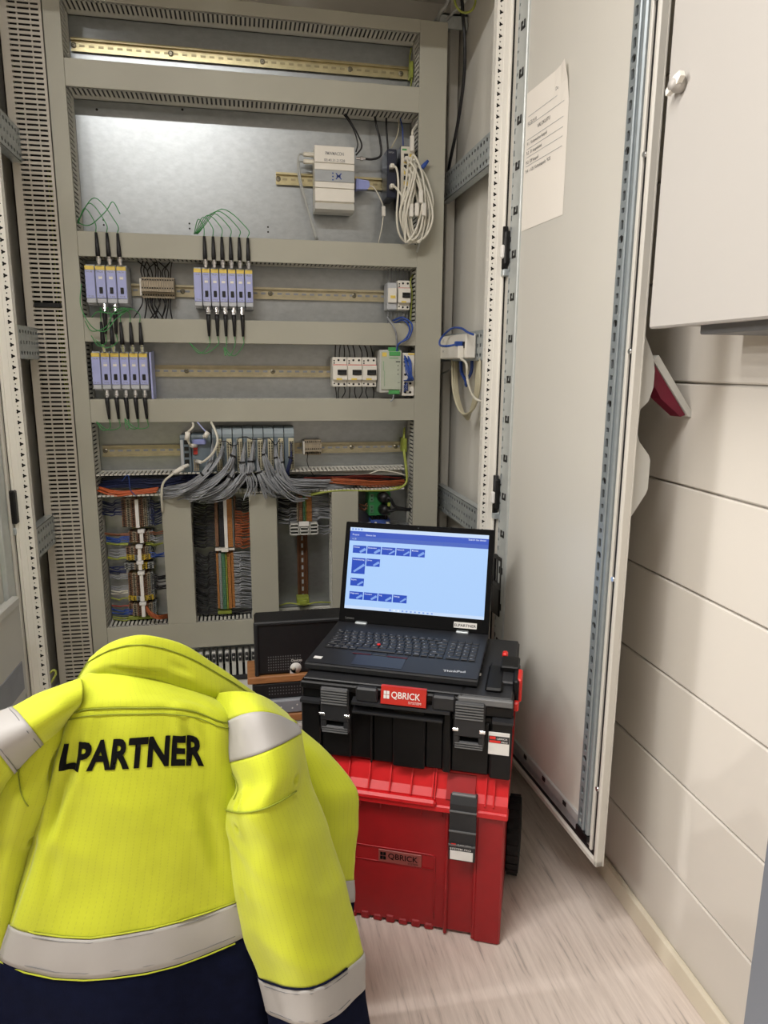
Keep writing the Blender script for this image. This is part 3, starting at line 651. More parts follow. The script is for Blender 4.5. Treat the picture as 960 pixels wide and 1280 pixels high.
# its plugs and cables
for k, (py, e) in enumerate((((194, 'upper')), ((203, 'lower')))):
    t = thing('network_cable', 'grey network cable plugged into the left of the gateway, %s plug' % e, 'cable', at(385, py, 2.25), group='grey cables left of the gateway')
    p = at(391, py, 2.25); MB().box(p.x-.028, p.x+.004, 2.242, 2.256, p.z-.005, p.z+.006, c=.002).build('plug', 'offwhite', t)
    p0 = Vector((p.x-.028, 2.249, p.z)); q = [p0, p0+Vector((-.012, -.004, -.002)), at(372+k*2, 206+k*5, 2.24), at(375+k*2, 230, 2.24), at(385, 262, 2.245), at(395+k*2, 300, 2.25)]
    MB().tube(crv(q, 7), .0026, 6).build('lead', 'grey_cable', t)
t = thing('serial_cable', 'thin white cable with blue plug on the right of the gateway', 'cable', at(450, 232, 2.25))
p = at(444, 226, 2.25); m = MB(); m.box(p.x, p.x+.008, 2.235, 2.262, p.z-.028, p.z+.004, c=.002); m.prism([(0, .003), (.03, .0), (.034, -.006), (.034, -.016), (.028, -.024), (0, -.026)], (p.x+.008, 2.238, p.z), X, Z, Y, .02); m.build('plug', 'lilac_plug', t)
p = Vector((p.x+.042, 2.248, p.z-.012)); MB().tube(crv([p, at(468, 235, 2.245), at(477, 252, 2.24), at(479, 262, 2.24), at(478, 280, 2.243), at(473, 304, 2.25)], 7), .0017, 6).build('lead', 'white_cable', t)
p = at(479, 264, 2.24); MB().box(p.x-.004, p.x+.006, 2.235, 2.246, p.z-.014, p.z+.014, c=.001).build('cable_label', 'white_plastic', t)
t = thing('antenna_cable', 'thick black aerial lead bending into the right side of the gateway', 'cable', at(460, 197, 2.25))
p = at(445, 198, 2.25); MB().lathe(p, X, [(.0045, 0), (.0045, .012), (.0062, .013), (.0062, .021), (.004, .022), (.004, .028)], 10).build('connector', 'chrome', t)
MB().tube(crv([p+X*.026, at(466, 199, 2.25), at(476, 194, 2.25), at(475, 175, 2.25), at(470, 155, 2.255), at(468, 138, 2.27)], 7), .0034, 7).build('lead', 'black_wire', t)
loose('wire', 'black wire from the duct to the upper right corner of the gateway', [at(427, 137, 2.26), at(437, 150, 2.255), at(449, 172, 2.25), at(452, 184, 2.25), at(445, 194, 2.25)], .0024, 'black_wire', 'wire')
loose('wire', 'second black wire running beside it to the same gateway corner', [at(426, 138, 2.268), at(440, 158, 2.262), at(447, 178, 2.258), at(445, 190, 2.258)], .0020, 'black_wire', 'wire')

# ------------------------------------------------------------------ two network switches and their patch cables
sy = 2.205
x0, x1, zt, zb = at(484, 186, sy).x, at(496, 186, sy).x, at(490, 186, sy).z, at(490, 247, sy).z
t = thing('network_switch', 'narrow dark blue network switch with two plugs, left of the white one', 'switch', ((x0+x1)/2, 2.25, zb))
MB().box(x0, x1, sy, PY-.012, zb, zt, c=.002).build('housing', 'navy_box', t); m = MB(); m.text('SWITCH', (x0+.004, sy-.0003, zt-.012), X, Z, .006, 0, 'L', .016); m.build('print', 'grey_band', t)
for f_ in (.42, .80):
    z = zt-(zt-zb)*f_; B(x0+.006, x0+.022, sy-.0008, sy+.002, z-.008, z+.008).build('port', 'black', t)
x0, x1, zt, zb = at(501, 184, sy).x, at(519, 184, sy).x, at(510, 182, sy).z, at(510, 257, sy).z
t = thing('network_switch', 'white-fronted network switch with a double column of yellow ports', 'switch', ((x0+x1)/2, 2.25, zb))
MB().box(x0, x1, sy+.003, PY-.012, zb, zt, c=.002).build('housing', 'navy_box', t)
fp = MB().box(x0+.001, x1-.001, sy, sy+.004, zb+.001, zt-.002, c=.001).build('front', 'offwhite', t)
for r in range(8):
    for c_ in range(2):
        z = zt-.028-r*.0152; xx = x0+.010+c_*.0165; B(xx, xx+.012, sy-.0012, sy+.001, z-.0055, z+.0055).build('port', 'yellow_label' if (r+c_) % 2 else 'black', t)
m = MB(); m.box(x0+.004, x0+.018, sy-.0004, sy, zt-.014, zt-.009); m.build('print', 'psu_green', fp)
GP = 'white patch cables looping from the two switches'
rnd = random.Random(11)
def patch(label, p0, pts, plug_dir=X, tagp=None, r=.0033, m='white_cable'):
    t = thing('patch_cable', label, 'cable', p0, group=GP)
    a = Vector(p0); q = MB(); q.box(a.x-.006, a.x+.006, a.y-.02, a.y+.001, a.z-.006, a.z+.006, c=.002); q.build('plug', 'white_plastic', t)
    MB().tube(crv([a-Y*.018]+pts, 8), r, 7).build('lead', m, t)
    if tagp: b = Vector(tagp); MB().box(b.x-.006, b.x+.006, b.y-.006, b.y+.006, b.z-.018, b.z+.018, c=.002).build('cable_tag', 'white_plastic', t)
patch('white patch cable from the upper plug of the dark blue switch', at(489, 209, sy), [at(496, 212, 2.175), at(498, 235, 2.165), at(496, 270, 2.16), at(499, 292, 2.165), at(508, 302, 2.175), at(516, 290, 2.18)])
patch('white patch cable from the lower plug of the dark blue switch', at(489, 234, sy), [at(495, 235, 2.17), at(503, 246, 2.155), at(509, 262, 2.15), at(514, 290, 2.155), at(521, 300, 2.165), at(528, 285, 2.17), at(533, 262, 2.175)])
lo = [(507, 200, 500, 268, 516, 303, 534, 262), (511, 201, 504, 270, 512, 304, 523, 262), (515, 203, 506, 260, 518, 301, 541, 272), (517, 206, 509, 262, 508, 303, 528, 250), (513, 212, 502, 258, 510, 298, 541, 258), (509, 218, 506, 275, 520, 303, 537, 268), (516, 222, 513, 262, 524, 303, 531, 240), (512, 232, 508, 268, 515, 300, 529, 262)]
nm = ['topmost', 'second', 'third', 'fourth', 'fifth', 'sixth', 'seventh', 'lowest']
for i, (ax, ay, bx, by, cx, cy_, dx, dy) in enumerate(lo):
    yb = 2.165-.008*(i % 4)
    tp = {2: at(514, 263, 2.135), 4: at(521, 262, 2.135), 6: at(530, 262, 2.138), 7: at(526, 246, 2.138)}.get(i)
    patch('white patch cable from the %s port row of the white switch' % nm[i], at(ax, ay, sy), [at(ax+3, ay+6, yb+.01), at((ax+bx)/2+3, (ay+by)/2, yb-.01), at(bx, by, yb-.012), at((bx+cx)/2-2, (by+cy_)/2+6, yb), at(cx, cy_, yb), at((cx+dx)/2+3, (cy_+dy)/2+8, yb), at(dx, dy, yb), at(dx-5, dy-28, yb+.005), at(dx-14, dy-46, yb+.01), at(min(dx-18, 516), max(dy-52, 205), yb+.02)], tagp=tp)
t = thing('patch_cable', 'white patch cable standing up from the top of the white switch', 'cable', at(515, 186, 2.19), group=GP)
p = at(515, 178, 2.19); MB().box(p.x-.006, p.x+.006, 2.184, 2.196, p.z-.025, p.z+.018, c=.002).build('plug', 'white_plastic', t); MB().tube(crv([p+Z*.018, at(516, 163, 2.195), at(522, 155, 2.23), at(528, 148, 2.26)], 6), .0033, 7).build('lead', 'white_cable', t)
t = thing('patch_cable', 'blue plug sticking out behind the white patch cables', 'plug', at(530, 205, 2.18))
p = at(530, 207, 2.18); MB().tube([p-X*.012-Z*.012, p, p+X*.012+Z*.014], [.006, .0065, .004], 8).build('plug', 'blue_wire', t)
t = solo(MB().tube(crv([at(535, 262, 2.16), at(536, 283, 2.165), at(525, 302, 2.17), at(521, 315, 2.185)], 6), .0034, 7), 'cable_end', 'grey_cable', 'grey cable end trailing over the duct below the white patch cables', 'cable')
loose('wire', 'black wire from the duct down to the dark blue switch', [at(483, 140, 2.27), at(483, 160, 2.26), at(485, 188, 2.25)], .0028, 'black_wire', 'wire')
loose('wire', 'beige wire curving down to the dark blue switch', [at(499, 146, 2.27), at(497, 168, 2.262), at(489, 185, 2.255)], .0018, 'beige_cable', 'wire')
loose('wire', 'blue wire running down to the white switch', [at(499, 144, 2.265), at(503, 160, 2.26), at(504, 183, 2.25)], .0018, 'blue_wire', 'wire')
loose('earth_wire', 'yellow-green wire at the right end of the uppermost gold rail', [at(514, 60, 2.27), at(512, 78, 2.268), at(515, 95, 2.268), at(513, 110, 2.27)], .002, 'pe_wire', 'wire')
p = at(514, 88, 2.27); solo(MB().box(p.x-.004, p.x+.004, 2.26, PY-.009, p.z-.022, p.z+.022, c=.001), 'earth_terminal', 'pe_terminal', 'yellow-green earth terminal at the right end of the uppermost gold rail', 'terminal')

# ------------------------------------------------------------------ circuit breakers, power supply
def breaker(label, x0, x1, zt, zb, group=None, poles=2, y0=2.222):
    t = thing('circuit_breaker', label, 'breaker', ((x0+x1)/2, 2.25, zb), group=group); w = x1-x0; h = zt-zb
    MB().box(x0+.0005, x1-.0005, y0+.012, PY-.009, zb, zt, c=.002).build('body', 'white_plastic', t)
    nose = MB().box(x0+.0005, x1-.0005, y0, y0+.014, zb+h*.23, zt-h*.27, c=.0015).build('front', 'white_plastic', t)
    B(x0+.002, x1-.001, y0+.0108, y0+.0125, zt-h*.27-.0005, zt-h*.245).build('red_line', 'red_line', t)
    B(x0+w*.32, x1-w*.06, y0-.0008, y0+.001, zb+h*.40, zb+h*.58).build('lever_slot', 'black', nose)
    MB().box(x0+w*.40, x1-w*.14, y0-.007, y0, zb+h*.42, zb+h*.49, c=.001).build('lever', 'charcoal', t)
    B(x0+w*.25, x0+w*.62, y0-.0006, y0+.001, zb+h*.235, zb+h*.295).build('rating_label', 'yellow_label', nose)
    for zz, xs in ((zt-h*.10, (.42, .80)), (zb+h*.09, (.42, .80)), (zt-h*.12, (.13,)), (zt-h*.20, (.13,)), (zb+h*.11, (.13,))):
        for u in xs: MB().cyl((x0+w*u, y0+.0112, zz), (x0+w*u, y0+.014, zz), .0034 if u > .2 else .0024, n=8).build('terminal_screw', 'dark_interior', t)
    return t
for i in range(3): x = .2755+i*.0467; breaker('%s two-pole circuit breaker of the row of three left of the power supply' % ['leftmost', 'middle', 'rightmost'][i], x, x+.0465, 1.2475, 1.157, 'white circuit breakers in a row of three')
a, b = at(499, 351, 2.222), at(515, 387, 2.222); breaker('single white circuit breaker at the right end of the upper row', a.x-.002, at(514, 351, 2.222).x, at(505, 350, 2.222).z, at(505, 387, 2.222).z)
x0, x1, zt, zb = at(485, 352, 2.225).x, at(497.5, 352, 2.225).x, at(490, 353, 2.225).z, at(490, 387, 2.225).z
t = thing('relay_module', 'grey module between the upper rail and the single white circuit breaker', 'module', ((x0+x1)/2, 2.25, zb)); h = zt-zb
MB().box(x0, x1-.001, 2.232, PY-.009, zb, zt, c=.002).build('body', 'grey_module', t); MB().box(x0+.001, x1-.003, 2.224, 2.234, zb+h*.25, zt-h*.2, c=.002).build('front', 'white_plastic', t); B(x0+.008, x1-.008, 2.2225, 2.225, zb+h*.42, zb+h*.52).build('rating_label', 'yellow_label', t)
m = MB(); rnd = random.Random(5)
for px in (419, 424, 430, 437, 444, 452, 459, 466):
    p = at(px, 444, 2.25); m.tube(crv([(p.x, 2.25, 1.24), (p.x+rnd.uniform(-.002, .002), 2.252, 1.262), (p.x+rnd.uniform(-.008, .008), 2.27, 1.287)], 3), .0017, 5); m.tube(crv([(p.x, 2.25, 1.158), (p.x+rnd.uniform(-.004, .004), 2.252, 1.14), (p.x+rnd.uniform(-.008, .008), 2.27, 1.118)], 3), .0017, 5)
solo(m, 'wire_bundle', 'black_wire', 'short dark wires above and below the three circuit breakers', 'wires', None, 'stuff')
m = MB()
for px in (485, 489, 494, 499, 504, 509): p = at(px, 348, 2.26); m.tube(crv([(p.x, 2.255, 1.475), (p.x, 2.255, 1.50), (p.x+.002, 2.27, 1.52)], 3), .0016, 5); m.tube(crv([(p.x, 2.255, 1.39), (p.x, 2.255, 1.37), (p.x+.002, 2.27, 1.348)], 3), .0016, 5)
solo(m, 'wire_bundle', 'grey_wire', 'short grey wires above and below the single circuit breaker', 'wires', None, 'stuff')
py0 = 2.19
x0, x1, zt, zb = at(477, 440, py0).x, at(502, 440, py0).x, at(490, 439, py0).z, at(490, 487, py0).z
t = thing('power_supply', 'grey power supply with green terminals above and below', 'power supply', ((x0+x1)/2, 2.25, zb))
MB().box(x0-.004, x1+.001, py0+.006, PY-.009, zb-.010, zt+.004, c=.002).build('housing', 'light_grey', t); fp = MB().box(x0, x1, py0, py0+.008, zb, zt, c=.0015).build('front_panel', 'psu', t)
MB().box(x0+.024, x1-.004, py0-.002, py0+.006, zt-.014, zt-.001, c=.001).build('upper_terminal', 'psu_green', t); MB().box(x0+.022, x1-.006, py0+.004, py0+.012, zt, zt+.012, c=.001).build('upper_plug', 'psu_green', t); MB().box(x0+.024, x1-.004, py0+.002, py0+.012, zb-.014, zb-.002, c=.001).build('lower_terminal', 'psu_green', t)
B(x0+.002, x0+.016, py0-.0005, py0+.001, zt-.016, zt-.004).build('maker_label', 'yellow_label', fp)
m = MB(); m.tube([(x0+.006, py0-.0002, zt-.03), (x0+.006, py0-.0002, zt-.055), (x0+.010, py0-.0002, zt-.062), (x0+.010, py0-.0002, zb+.01)], .0006, 4); m.box(x0+.024, x1-.010, py0-.0004, py0, zt-.022, zt-.020); m.build('green_line', 'psu_green', fp)
m = MB(); m.box(x1-.018, x1-.004, py0-.0004, py0, zt-.033, zt-.030); m.text('24V', (x1-.012, py0-.0004, zb+.02), X, Z, .005, 0, 'L', .008)
for k in range(3): m.box(x1-.012, x1-.009, py0-.0004, py0, zt-.045-k*.013, zt-.042-k*.013)
m.build('print', 'ink', fp)
x0, x1, zt, zb = at(503.5, 442, 2.2).x, at(519, 442, 2.2).x, at(510, 441, 2.2).z, at(510, 495, 2.2).z
t = thing('distribution_terminal', 'white terminal module with bundled blue wires right of the power supply', 'terminals', ((x0+x1)/2, 2.25, zb))
MB().box(x0, x1, 2.205, PY-.009, zb, zt, c=.002).build('body', 'white_plastic', t); B(x0+.018, x1-.001, 2.2035, 2.206, zt-.006, zt-.001).build('rating_label', 'yellow_label', t)
for r in range(4):
    for c_ in range(2): z = zb+.012+r*.027; MB().cyl((x0+.010+c_*.016, 2.2035, z), (x0+.010+c_*.016, 2.206, z), .004, n=8).build('terminal_screw', 'dark_interior', t)
m = MB(); rnd = random.Random(8)
for i in range(16):
    xx = x0+rnd.uniform(.003, .02); m.tube(crv([(xx, 2.205, zt-.008-rnd.uniform(0, .02)), (xx+rnd.uniform(-.004, .006), 2.185, zt-.03), (xx+rnd.uniform(0, .012), 2.178, zt-.06), (xx+rnd.uniform(.004, .016), 2.18, zt-.082), (xx+.002, 2.205, zt-.085)], 4), .0019, 5)
for i in range(4): z = zb+.012+i*.006; m.tube(crv([(x0+.006, 2.206, z), (x0+.012, 2.188, z+.01), (x0+.018, 2.206, z+.004)], 4), .0018, 5)
solo(m, 'wire_bundle', 'blue_wire', 'tangle of short blue wires in front of the white terminal module', 'wires', None, 'stuff')
loose('wire', 'grey wire arching out of the duct above the power supply', [at(484, 397, 2.225), at(490, 405, 2.185), at(495, 417, 2.18), at(496, 438, 2.195)], .0028, 'grey_wire', 'wire')
loose('wire', 'blue wire loop from the breaker down to the power supply', [at(491, 401, 2.225), at(503, 397, 2.185), at(515, 406, 2.18), at(511, 422, 2.18), at(498, 430, 2.183), at(496, 440, 2.195)], .0028, 'blue_wire', 'wire')
loose('wire', 'second blue wire loop inside the first one above the power supply', [at(493, 404, 2.228), at(504, 400, 2.19), at(512, 410, 2.186), at(508, 422, 2.186), at(497, 432, 2.19), at(498, 441, 2.20)], .0028, 'blue_wire', 'wire')
loose('earth_wire', 'yellow-green wire along the right end of the upper row', [at(516, 343, 2.25), at(513, 352, 2.235), at(515, 366, 2.235), at(514, 385, 2.24), at(513, 402, 2.25)], .002, 'pe_wire', 'wire')
loose('wire', 'short grey-green wires below the power supply', [at(492, 492, 2.2), at(491, 499, 2.18), at(488, 502, 2.178)], .0022, 'grey_wire', 'wire')
# ------------------------------------------------------------------ controller: head module, gateway column and nine input/output modules
cyf = 2.205
zt, zb = at(296, 541, cyf).z, at(296, 591, cyf).z; hh = zt-zb
edges = [226, 239.5, 265] + [265+i*12.9 for i in range(1, 9)]
GC = 'grey input and output modules of the controller'
def ex(px): return at(px, 560, cyf).x
t = thing('controller_head', 'leftmost controller module with a column of four black network ports', 'controller', (ex(232), 2.25, zb))
x0, x1 = ex(225), ex(239)
MB().box(x0, x1-.001, cyf+.004, PY-.009, zb, zt-.006, c=.002).build('housing', 'plc', t); B(x0+.001, x1-.002, cyf+.002, cyf+.006, zt-.014, zt-.006).build('marking_strip', 'plc_top', t); B(x0+.001, x0+.009, cyf+.003, cyf+.006, zb+.01, zt-.02).build('edge_strip', 'grey_module', t)
for k in range(4): z = zt-.027-k*.0195; B(x0+.012, x0+.025, cyf+.001, cyf+.006, z-.006, z+.006).build('port', 'black', t)
t = thing('bus_module', 'second controller module with red plugs and a blue connector', 'controller', (ex(252), 2.25, zb))
x0, x1 = ex(239), ex(264.5)
MB().box(x0+.001, x1-.001, cyf+.004, PY-.009, zb, zt-.004, c=.002).build('housing', 'plc', t); B(x0+.001, x1-.002, cyf+.002, cyf+.006, zt-.014, zt-.006).build('marking_strip', 'plc_top', t)
for k, (dz, m_) in enumerate(((.044, 'red_plug'), (.058, 'red_plug'))): B(x0+.006, x0+.018, cyf-.002, cyf+.006, zt-dz-.006, zt-dz+.006).build('network_plug', m_, t)
m = MB()
for r in range(7):
    for c_ in range(3): m.box(x0+.005+c_*.0055, x0+.009+c_*.0055, cyf+.001, cyf+.005, zb+.008+r*.0052, zb+.0118+r*.0052)
m.build('terminal_contacts', 'beige_terminal', t, kind='stuff'); MB().box(x0+.004, x0+.044, cyf-.012, cyf+.004, zt-.034, zt-.018, c=.003).build('bus_connector', 'lilac_plug', t)
for i in range(8):
    x0, x1 = ex(edges[2+i]), ex(edges[3+i])
    t = thing('io_module', 'grey controller module with a cream terminal column, %s from the left of eight' % ORD[i], 'module', ((x0+x1)/2, 2.25, zb), group=GC)
    MB().box(x0+.0008, x1-.0008, cyf+.006, PY-.009, zb, zt-.004, c=.002).build('housing', 'plc', t)
    MB().prism([(cyf+.004, zt-.014), (cyf+.004, zt-.004), (cyf+.012, zt+.010), (cyf+.03, zt+.016), (PY-.02, zt+.016), (PY-.02, zt-.014)], (x0+.0012, 0, 0), Y, Z, X, x1-x0-.0024).build('rounded_top', 'plc_top' if i < 7 else 'plc_top', t)
    w = x1-x0; B(x0+w*.42, x1-.002, cyf, cyf+.008, zb+.006, zt-.018, c=.001).build('terminal_column', 'beige_cable', t)
    q = MB()
    for r in range(18):
        for c_ in range(2): q.box(x0+w*(.50+.24*c_), x0+w*(.64+.24*c_), cyf-.0006, cyf+.001, zb+.010+r*.0048, zb+.0132+r*.0048)
    q.build('contact', 'dark_interior', t, kind='stuff')
# wire looms hanging out of the modules, every loom with its ties
GL = 'grey wire looms of the controller modules'
rnd = random.Random(21)
def loom(label, start, zr, ctrl, n, m, spread=.006, r=.0013, ties=(), name='wire_loom', group=GL, fan=.018):
    """n strands from a contact column (start x, z range) along control points that carry a bundle radius"""
    t = thing(name, label, 'wires', ctrl[0][0] if ctrl else start, group=group); q = MB(); strands = []
    for i in range(n):
        f = i/max(1, n-1); a = rnd.uniform(0, 6.28); rr = math.sqrt(rnd.random()); pts = []
        if start is not None: pts.append(Vector((start[0]+rnd.uniform(-.002, .002), start[1], zr[0]+(zr[1]-zr[0])*f)))
        for (p, br) in ctrl:
            p = Vector(p); w_ = 1.35 if start is not None and br > .0095 else 1.; pts.append(p+Vector((math.cos(a)*rr*br*w_+rnd.uniform(-.002, .002), math.sin(a)*rr*br*.8, math.sin(a*1.3)*rr*br*w_+rnd.uniform(-.0025, .0025))))
        q.tube(crv(pts, 4), r*rnd.uniform(.85, 1.15), 5, cap=False)
    o = q.build('strands', m, t, kind='stuff')
    for (k, br) in ties:
        p = Vector(ctrl[k][0]); p2 = Vector(ctrl[min(k+1, len(ctrl)-1)][0]); d = (p2-p).normalized()
        MB().cyl(p-d*.0025, p+d*.0025, br*1.1+.0015, n=12).build('cable_tie', 'black', t)
    return t
yf = 2.175
LM = [((266, 548, 582), [(262, 580, .008), (253, 593, .007), (243, 603, .010), (228, 612, .012), (205, 616, .014)], 1),
      ((279, 550, 575), [(274, 572, .008), (262, 590, .007), (245, 607, .012), (222, 616, .012), (204, 619, .014)], 1),
      ((293, 552, 580), [(291, 570, .008), (284, 586, .010), (270, 600, .012), (248, 612, .014), (226, 619, .014)], 0),
      ((306, 552, 572), [(303, 578, .007), (304, 596, .008), (296, 604, .010), (280, 611, .014), (255, 620, .014)], 0),
      ((318, 546, 575), [(313, 577, .007), (312, 592, .012), (303, 603, .009), (288, 616, .016), (262, 623, .014)], 0),
      ((331, 549, 570), [(330, 568, .006), (336, 585, .010), (343, 602, .013), (348, 616, .014), (362, 610, .012)], 0),
      ((344, 552, 575), [(345, 572, .006), (350, 592, .010), (358, 606, .012), (372, 609, .012), (400, 608, .012)], 0),
      ((352, 553, 572), [(352, 578, .006), (356, 596, .009), (364, 602, .010), (384, 604, .012), (410, 604, .012)], 0)]
for i, ((px, ya, yb), cs_, tk) in enumerate(LM):
    s0 = at(px, ya, yf); ctrl = []
    for k, (cx, cy_, br) in enumerate(cs_): ctrl.append((at(cx, cy_, yf-.008*(1 if k in (1, 2) else 0)+(.03 if k > 3 else 0)), br))
    loom('grey wire loom of the %s controller module, bound with black ties' % ORD[i], (at(px, ya, 2.203).x, 2.203), (at(px, ya, 2.203).z, at(px, yb, 2.203).z), ctrl, 17, 'grey_wire', r=.0016, ties=[(tk, ctrl[tk][1])])
s0 = at(317, 575, 2.203)
LM2 = [((292, 575, 586), [(288, 596, .010), (280, 607, .010), (262, 616, .014), (240, 622, .012)]), ((322, 572, 586), [(324, 590, .007), (330, 604, .010), (336, 618, .012)]), ((310, 572, 588), [(312, 592, .008), (316, 606, .012), (312, 620, .014)])]
for i, ((px, ya, yb), cs_) in enumerate(LM2):
    ctrl = [(at(cx, cy_, yf-.012), br) for cx, cy_, br in cs_]
    loom('lower grey loom in front, %s from the left of three' % ORD[i], (at(px, ya, 2.203).x, 2.203), (at(px, ya, 2.203).z, at(px, yb, 2.203).z), ctrl, 13, 'grey_wire', r=.0016, ties=[(0, ctrl[0][1])])
for i, (px, py) in enumerate(((262, 590), (281, 592), (303, 594), (325, 592), (343, 594))):
    dx = (-46, -40, -30, 22, 34)[i]; ctrl = [(at(px, py, yf-.016), .012), (at(px+dx*.35, py+14, yf-.022), .016), (at(px+dx*.8, py+25, yf-.016), .018), (at(px+dx*1.2, py+27, yf+.01), .014)]
    loom('loose grey wires draped over the open duct, %s from the left of five' % ORD[i], None, None, ctrl, 12, 'grey_wire', r=.0016)
ctrl = [(at(363, 572, 2.185), .006), (at(359, 590, 2.18), .008), (at(356, 600, 2.19), .010)]
loom('dark blue wire loom at the right end of the controller', (at(364, 555, 2.203).x, 2.203), (at(364, 552, 2.203).z, at(364, 580, 2.203).z), ctrl, 12, 'navy_wire', ties=[(0, .006)], group=None)
# thick contents of the open duct
def run(label, pts, n, br, m, r=.0014, name='wire_loom'):
    return loom(label, None, None, [(p, br) for p in pts], n, m, r=r, name=name, group=None)
D_ = 2.215
run('dark blue wires lying in the open duct left of the controller', [at(126, 606, D_+.03), at(160, 603, D_+.02), at(200, 604, D_+.02), at(240, 597, D_+.02), at(270, 598, D_+.03)], 26, .012, 'navy_wire')
run('black wires at the back of the open duct', [at(126, 602, 2.27), at(220, 602, 2.27), at(330, 602, 2.27), at(430, 602, 2.27), at(505, 602, 2.27)], 30, .018, 'black_wire', .002)
run('grey wires sweeping left into the open duct below the controller', [at(200, 613, D_+.01), at(225, 608, D_-.01), at(252, 604, D_-.01), at(275, 594, D_-.02)], 14, .010, 'grey_wire')
run('grey wires running right in the open duct', [at(340, 604, D_), at(370, 611, D_-.005), at(395, 609, D_-.005), at(420, 610, D_+.01), at(445, 604, D_+.03)], 28, .011, 'grey_wire')
run('orange wires lying in the right part of the open duct', [at(414, 601, D_+.01), at(440, 603, D_), at(470, 605, D_), at(505, 603, D_+.02)], 20, .008, 'orange_wire')
run('red and brown wires at the top of the right part of the open duct', [at(380, 600, D_+.03), at(420, 599, D_+.03), at(460, 597, D_+.04), at(500, 600, D_+.05)], 10, .010, 'red_wire')
t = run('thick orange cable at the left end of the open duct', [at(124, 611, D_+.01), at(145, 617, D_-.008), at(165, 616, D_-.01), at(196, 612, D_+.005)], 7, .006, 'orange_cable', .0032, 'cable')
run('yellow-green earth wire along the front of the open duct', [at(385, 618, D_-.012), at(420, 613, D_-.012), at(460, 613, D_-.012), at(490, 611, D_-.012), at(507, 604, D_-.01), at(508, 585, D_), at(505, 560, 2.25), at(505, 535, 2.26)], 3, .003, 'pe_wire', .0026)
loose('wire', 'blue wire arching over the orange cable at the left', [at(152, 602, 2.2), at(160, 594, 2.19), at(163, 612, 2.19), at(170, 620, 2.2)], .0012, 'blue_wire', 'wire')
loose('wire', 'white pair of wires lying along the right end of the open duct', [at(462, 592, 2.2), at(475, 588, 2.19), at(492, 590, 2.19), at(506, 594, 2.2)], .0022, 'white_cable', 'wire')
p = at(505, 556, 2.262); solo(MB().box(p.x-.006, p.x+.006, 2.245, PY-.009, p.z-.022, p.z+.022, c=.001), 'earth_terminal', 'pe_terminal', 'yellow-green earth terminal at the right end of the controller rail', 'terminal')
loose('wire', 'thin black jumper wire hanging between the controller modules', [at(px, py, 2.188) for px, py in ((270, 551), (283, 552), (288, 556), (296, 556), (298, 548), (308, 546), (314, 549), (326, 549), (337, 548), (344, 556), (350, 549))], .0014, 'black_wire', 'wire')
# white network cables of the controller
def wcable(label, plug, pts, pd, m='white_cable', tagp=None, r=.0036):
    t = thing('network_cable', label, 'cable', plug); p = Vector(plug); d = Vector(pd).normalized(); MB().tube([p-d*.004, p+d*.014, p+d*.022], [.0062, .0062, .004], 6).build('plug', 'white_plastic', t)
    MB().tube(crv([p+d*.018]+pts, 8), r, 7).build('lead', m, t)
    if tagp: a, b = Vector(tagp[0]), Vector(tagp[1]); MB().tube([a, b], .0078, 6).build('cable_tag', 'white_plastic', t)
wcable('white cable curling up from the bus module past a white tag', at(244, 557, 2.195), [at(236, 553, 2.165), at(233, 543, 2.16), at(241, 534, 2.165), at(241, 529, 2.19)], (-.8, -1, .1), tagp=(at(233.5, 550, 2.16), at(234.5, 540, 2.16)))
wcable('white cable arching from the lower bus plug up to the duct', at(247, 577, 2.195), [at(256, 576, 2.165), at(267, 565, 2.15), at(272, 550, 2.15), at(268, 536, 2.16), at(264, 528, 2.19)], (.7, -1, 0))
wcable('thin lilac cable with a white tag between the two white ones', at(256, 546, 2.19), [at(258, 541, 2.175), at(252, 534, 2.18), at(247, 528, 2.195)], (0, -1, .3), 'lilac', tagp=(at(256, 546, 2.17), at(260, 540, 2.17)), r=.0022)
wcable('white cable from the lowest port down to the left and behind the duct', at(234, 582, 2.195), [at(226, 586, 2.165), at(214, 594, 2.16), at(204, 604, 2.165), at(202, 620, 2.17), at(203, 640, 2.19)], (-.9, -.5, -.25), tagp=(at(229, 584.5, 2.163), at(217, 591.5, 2.16)))

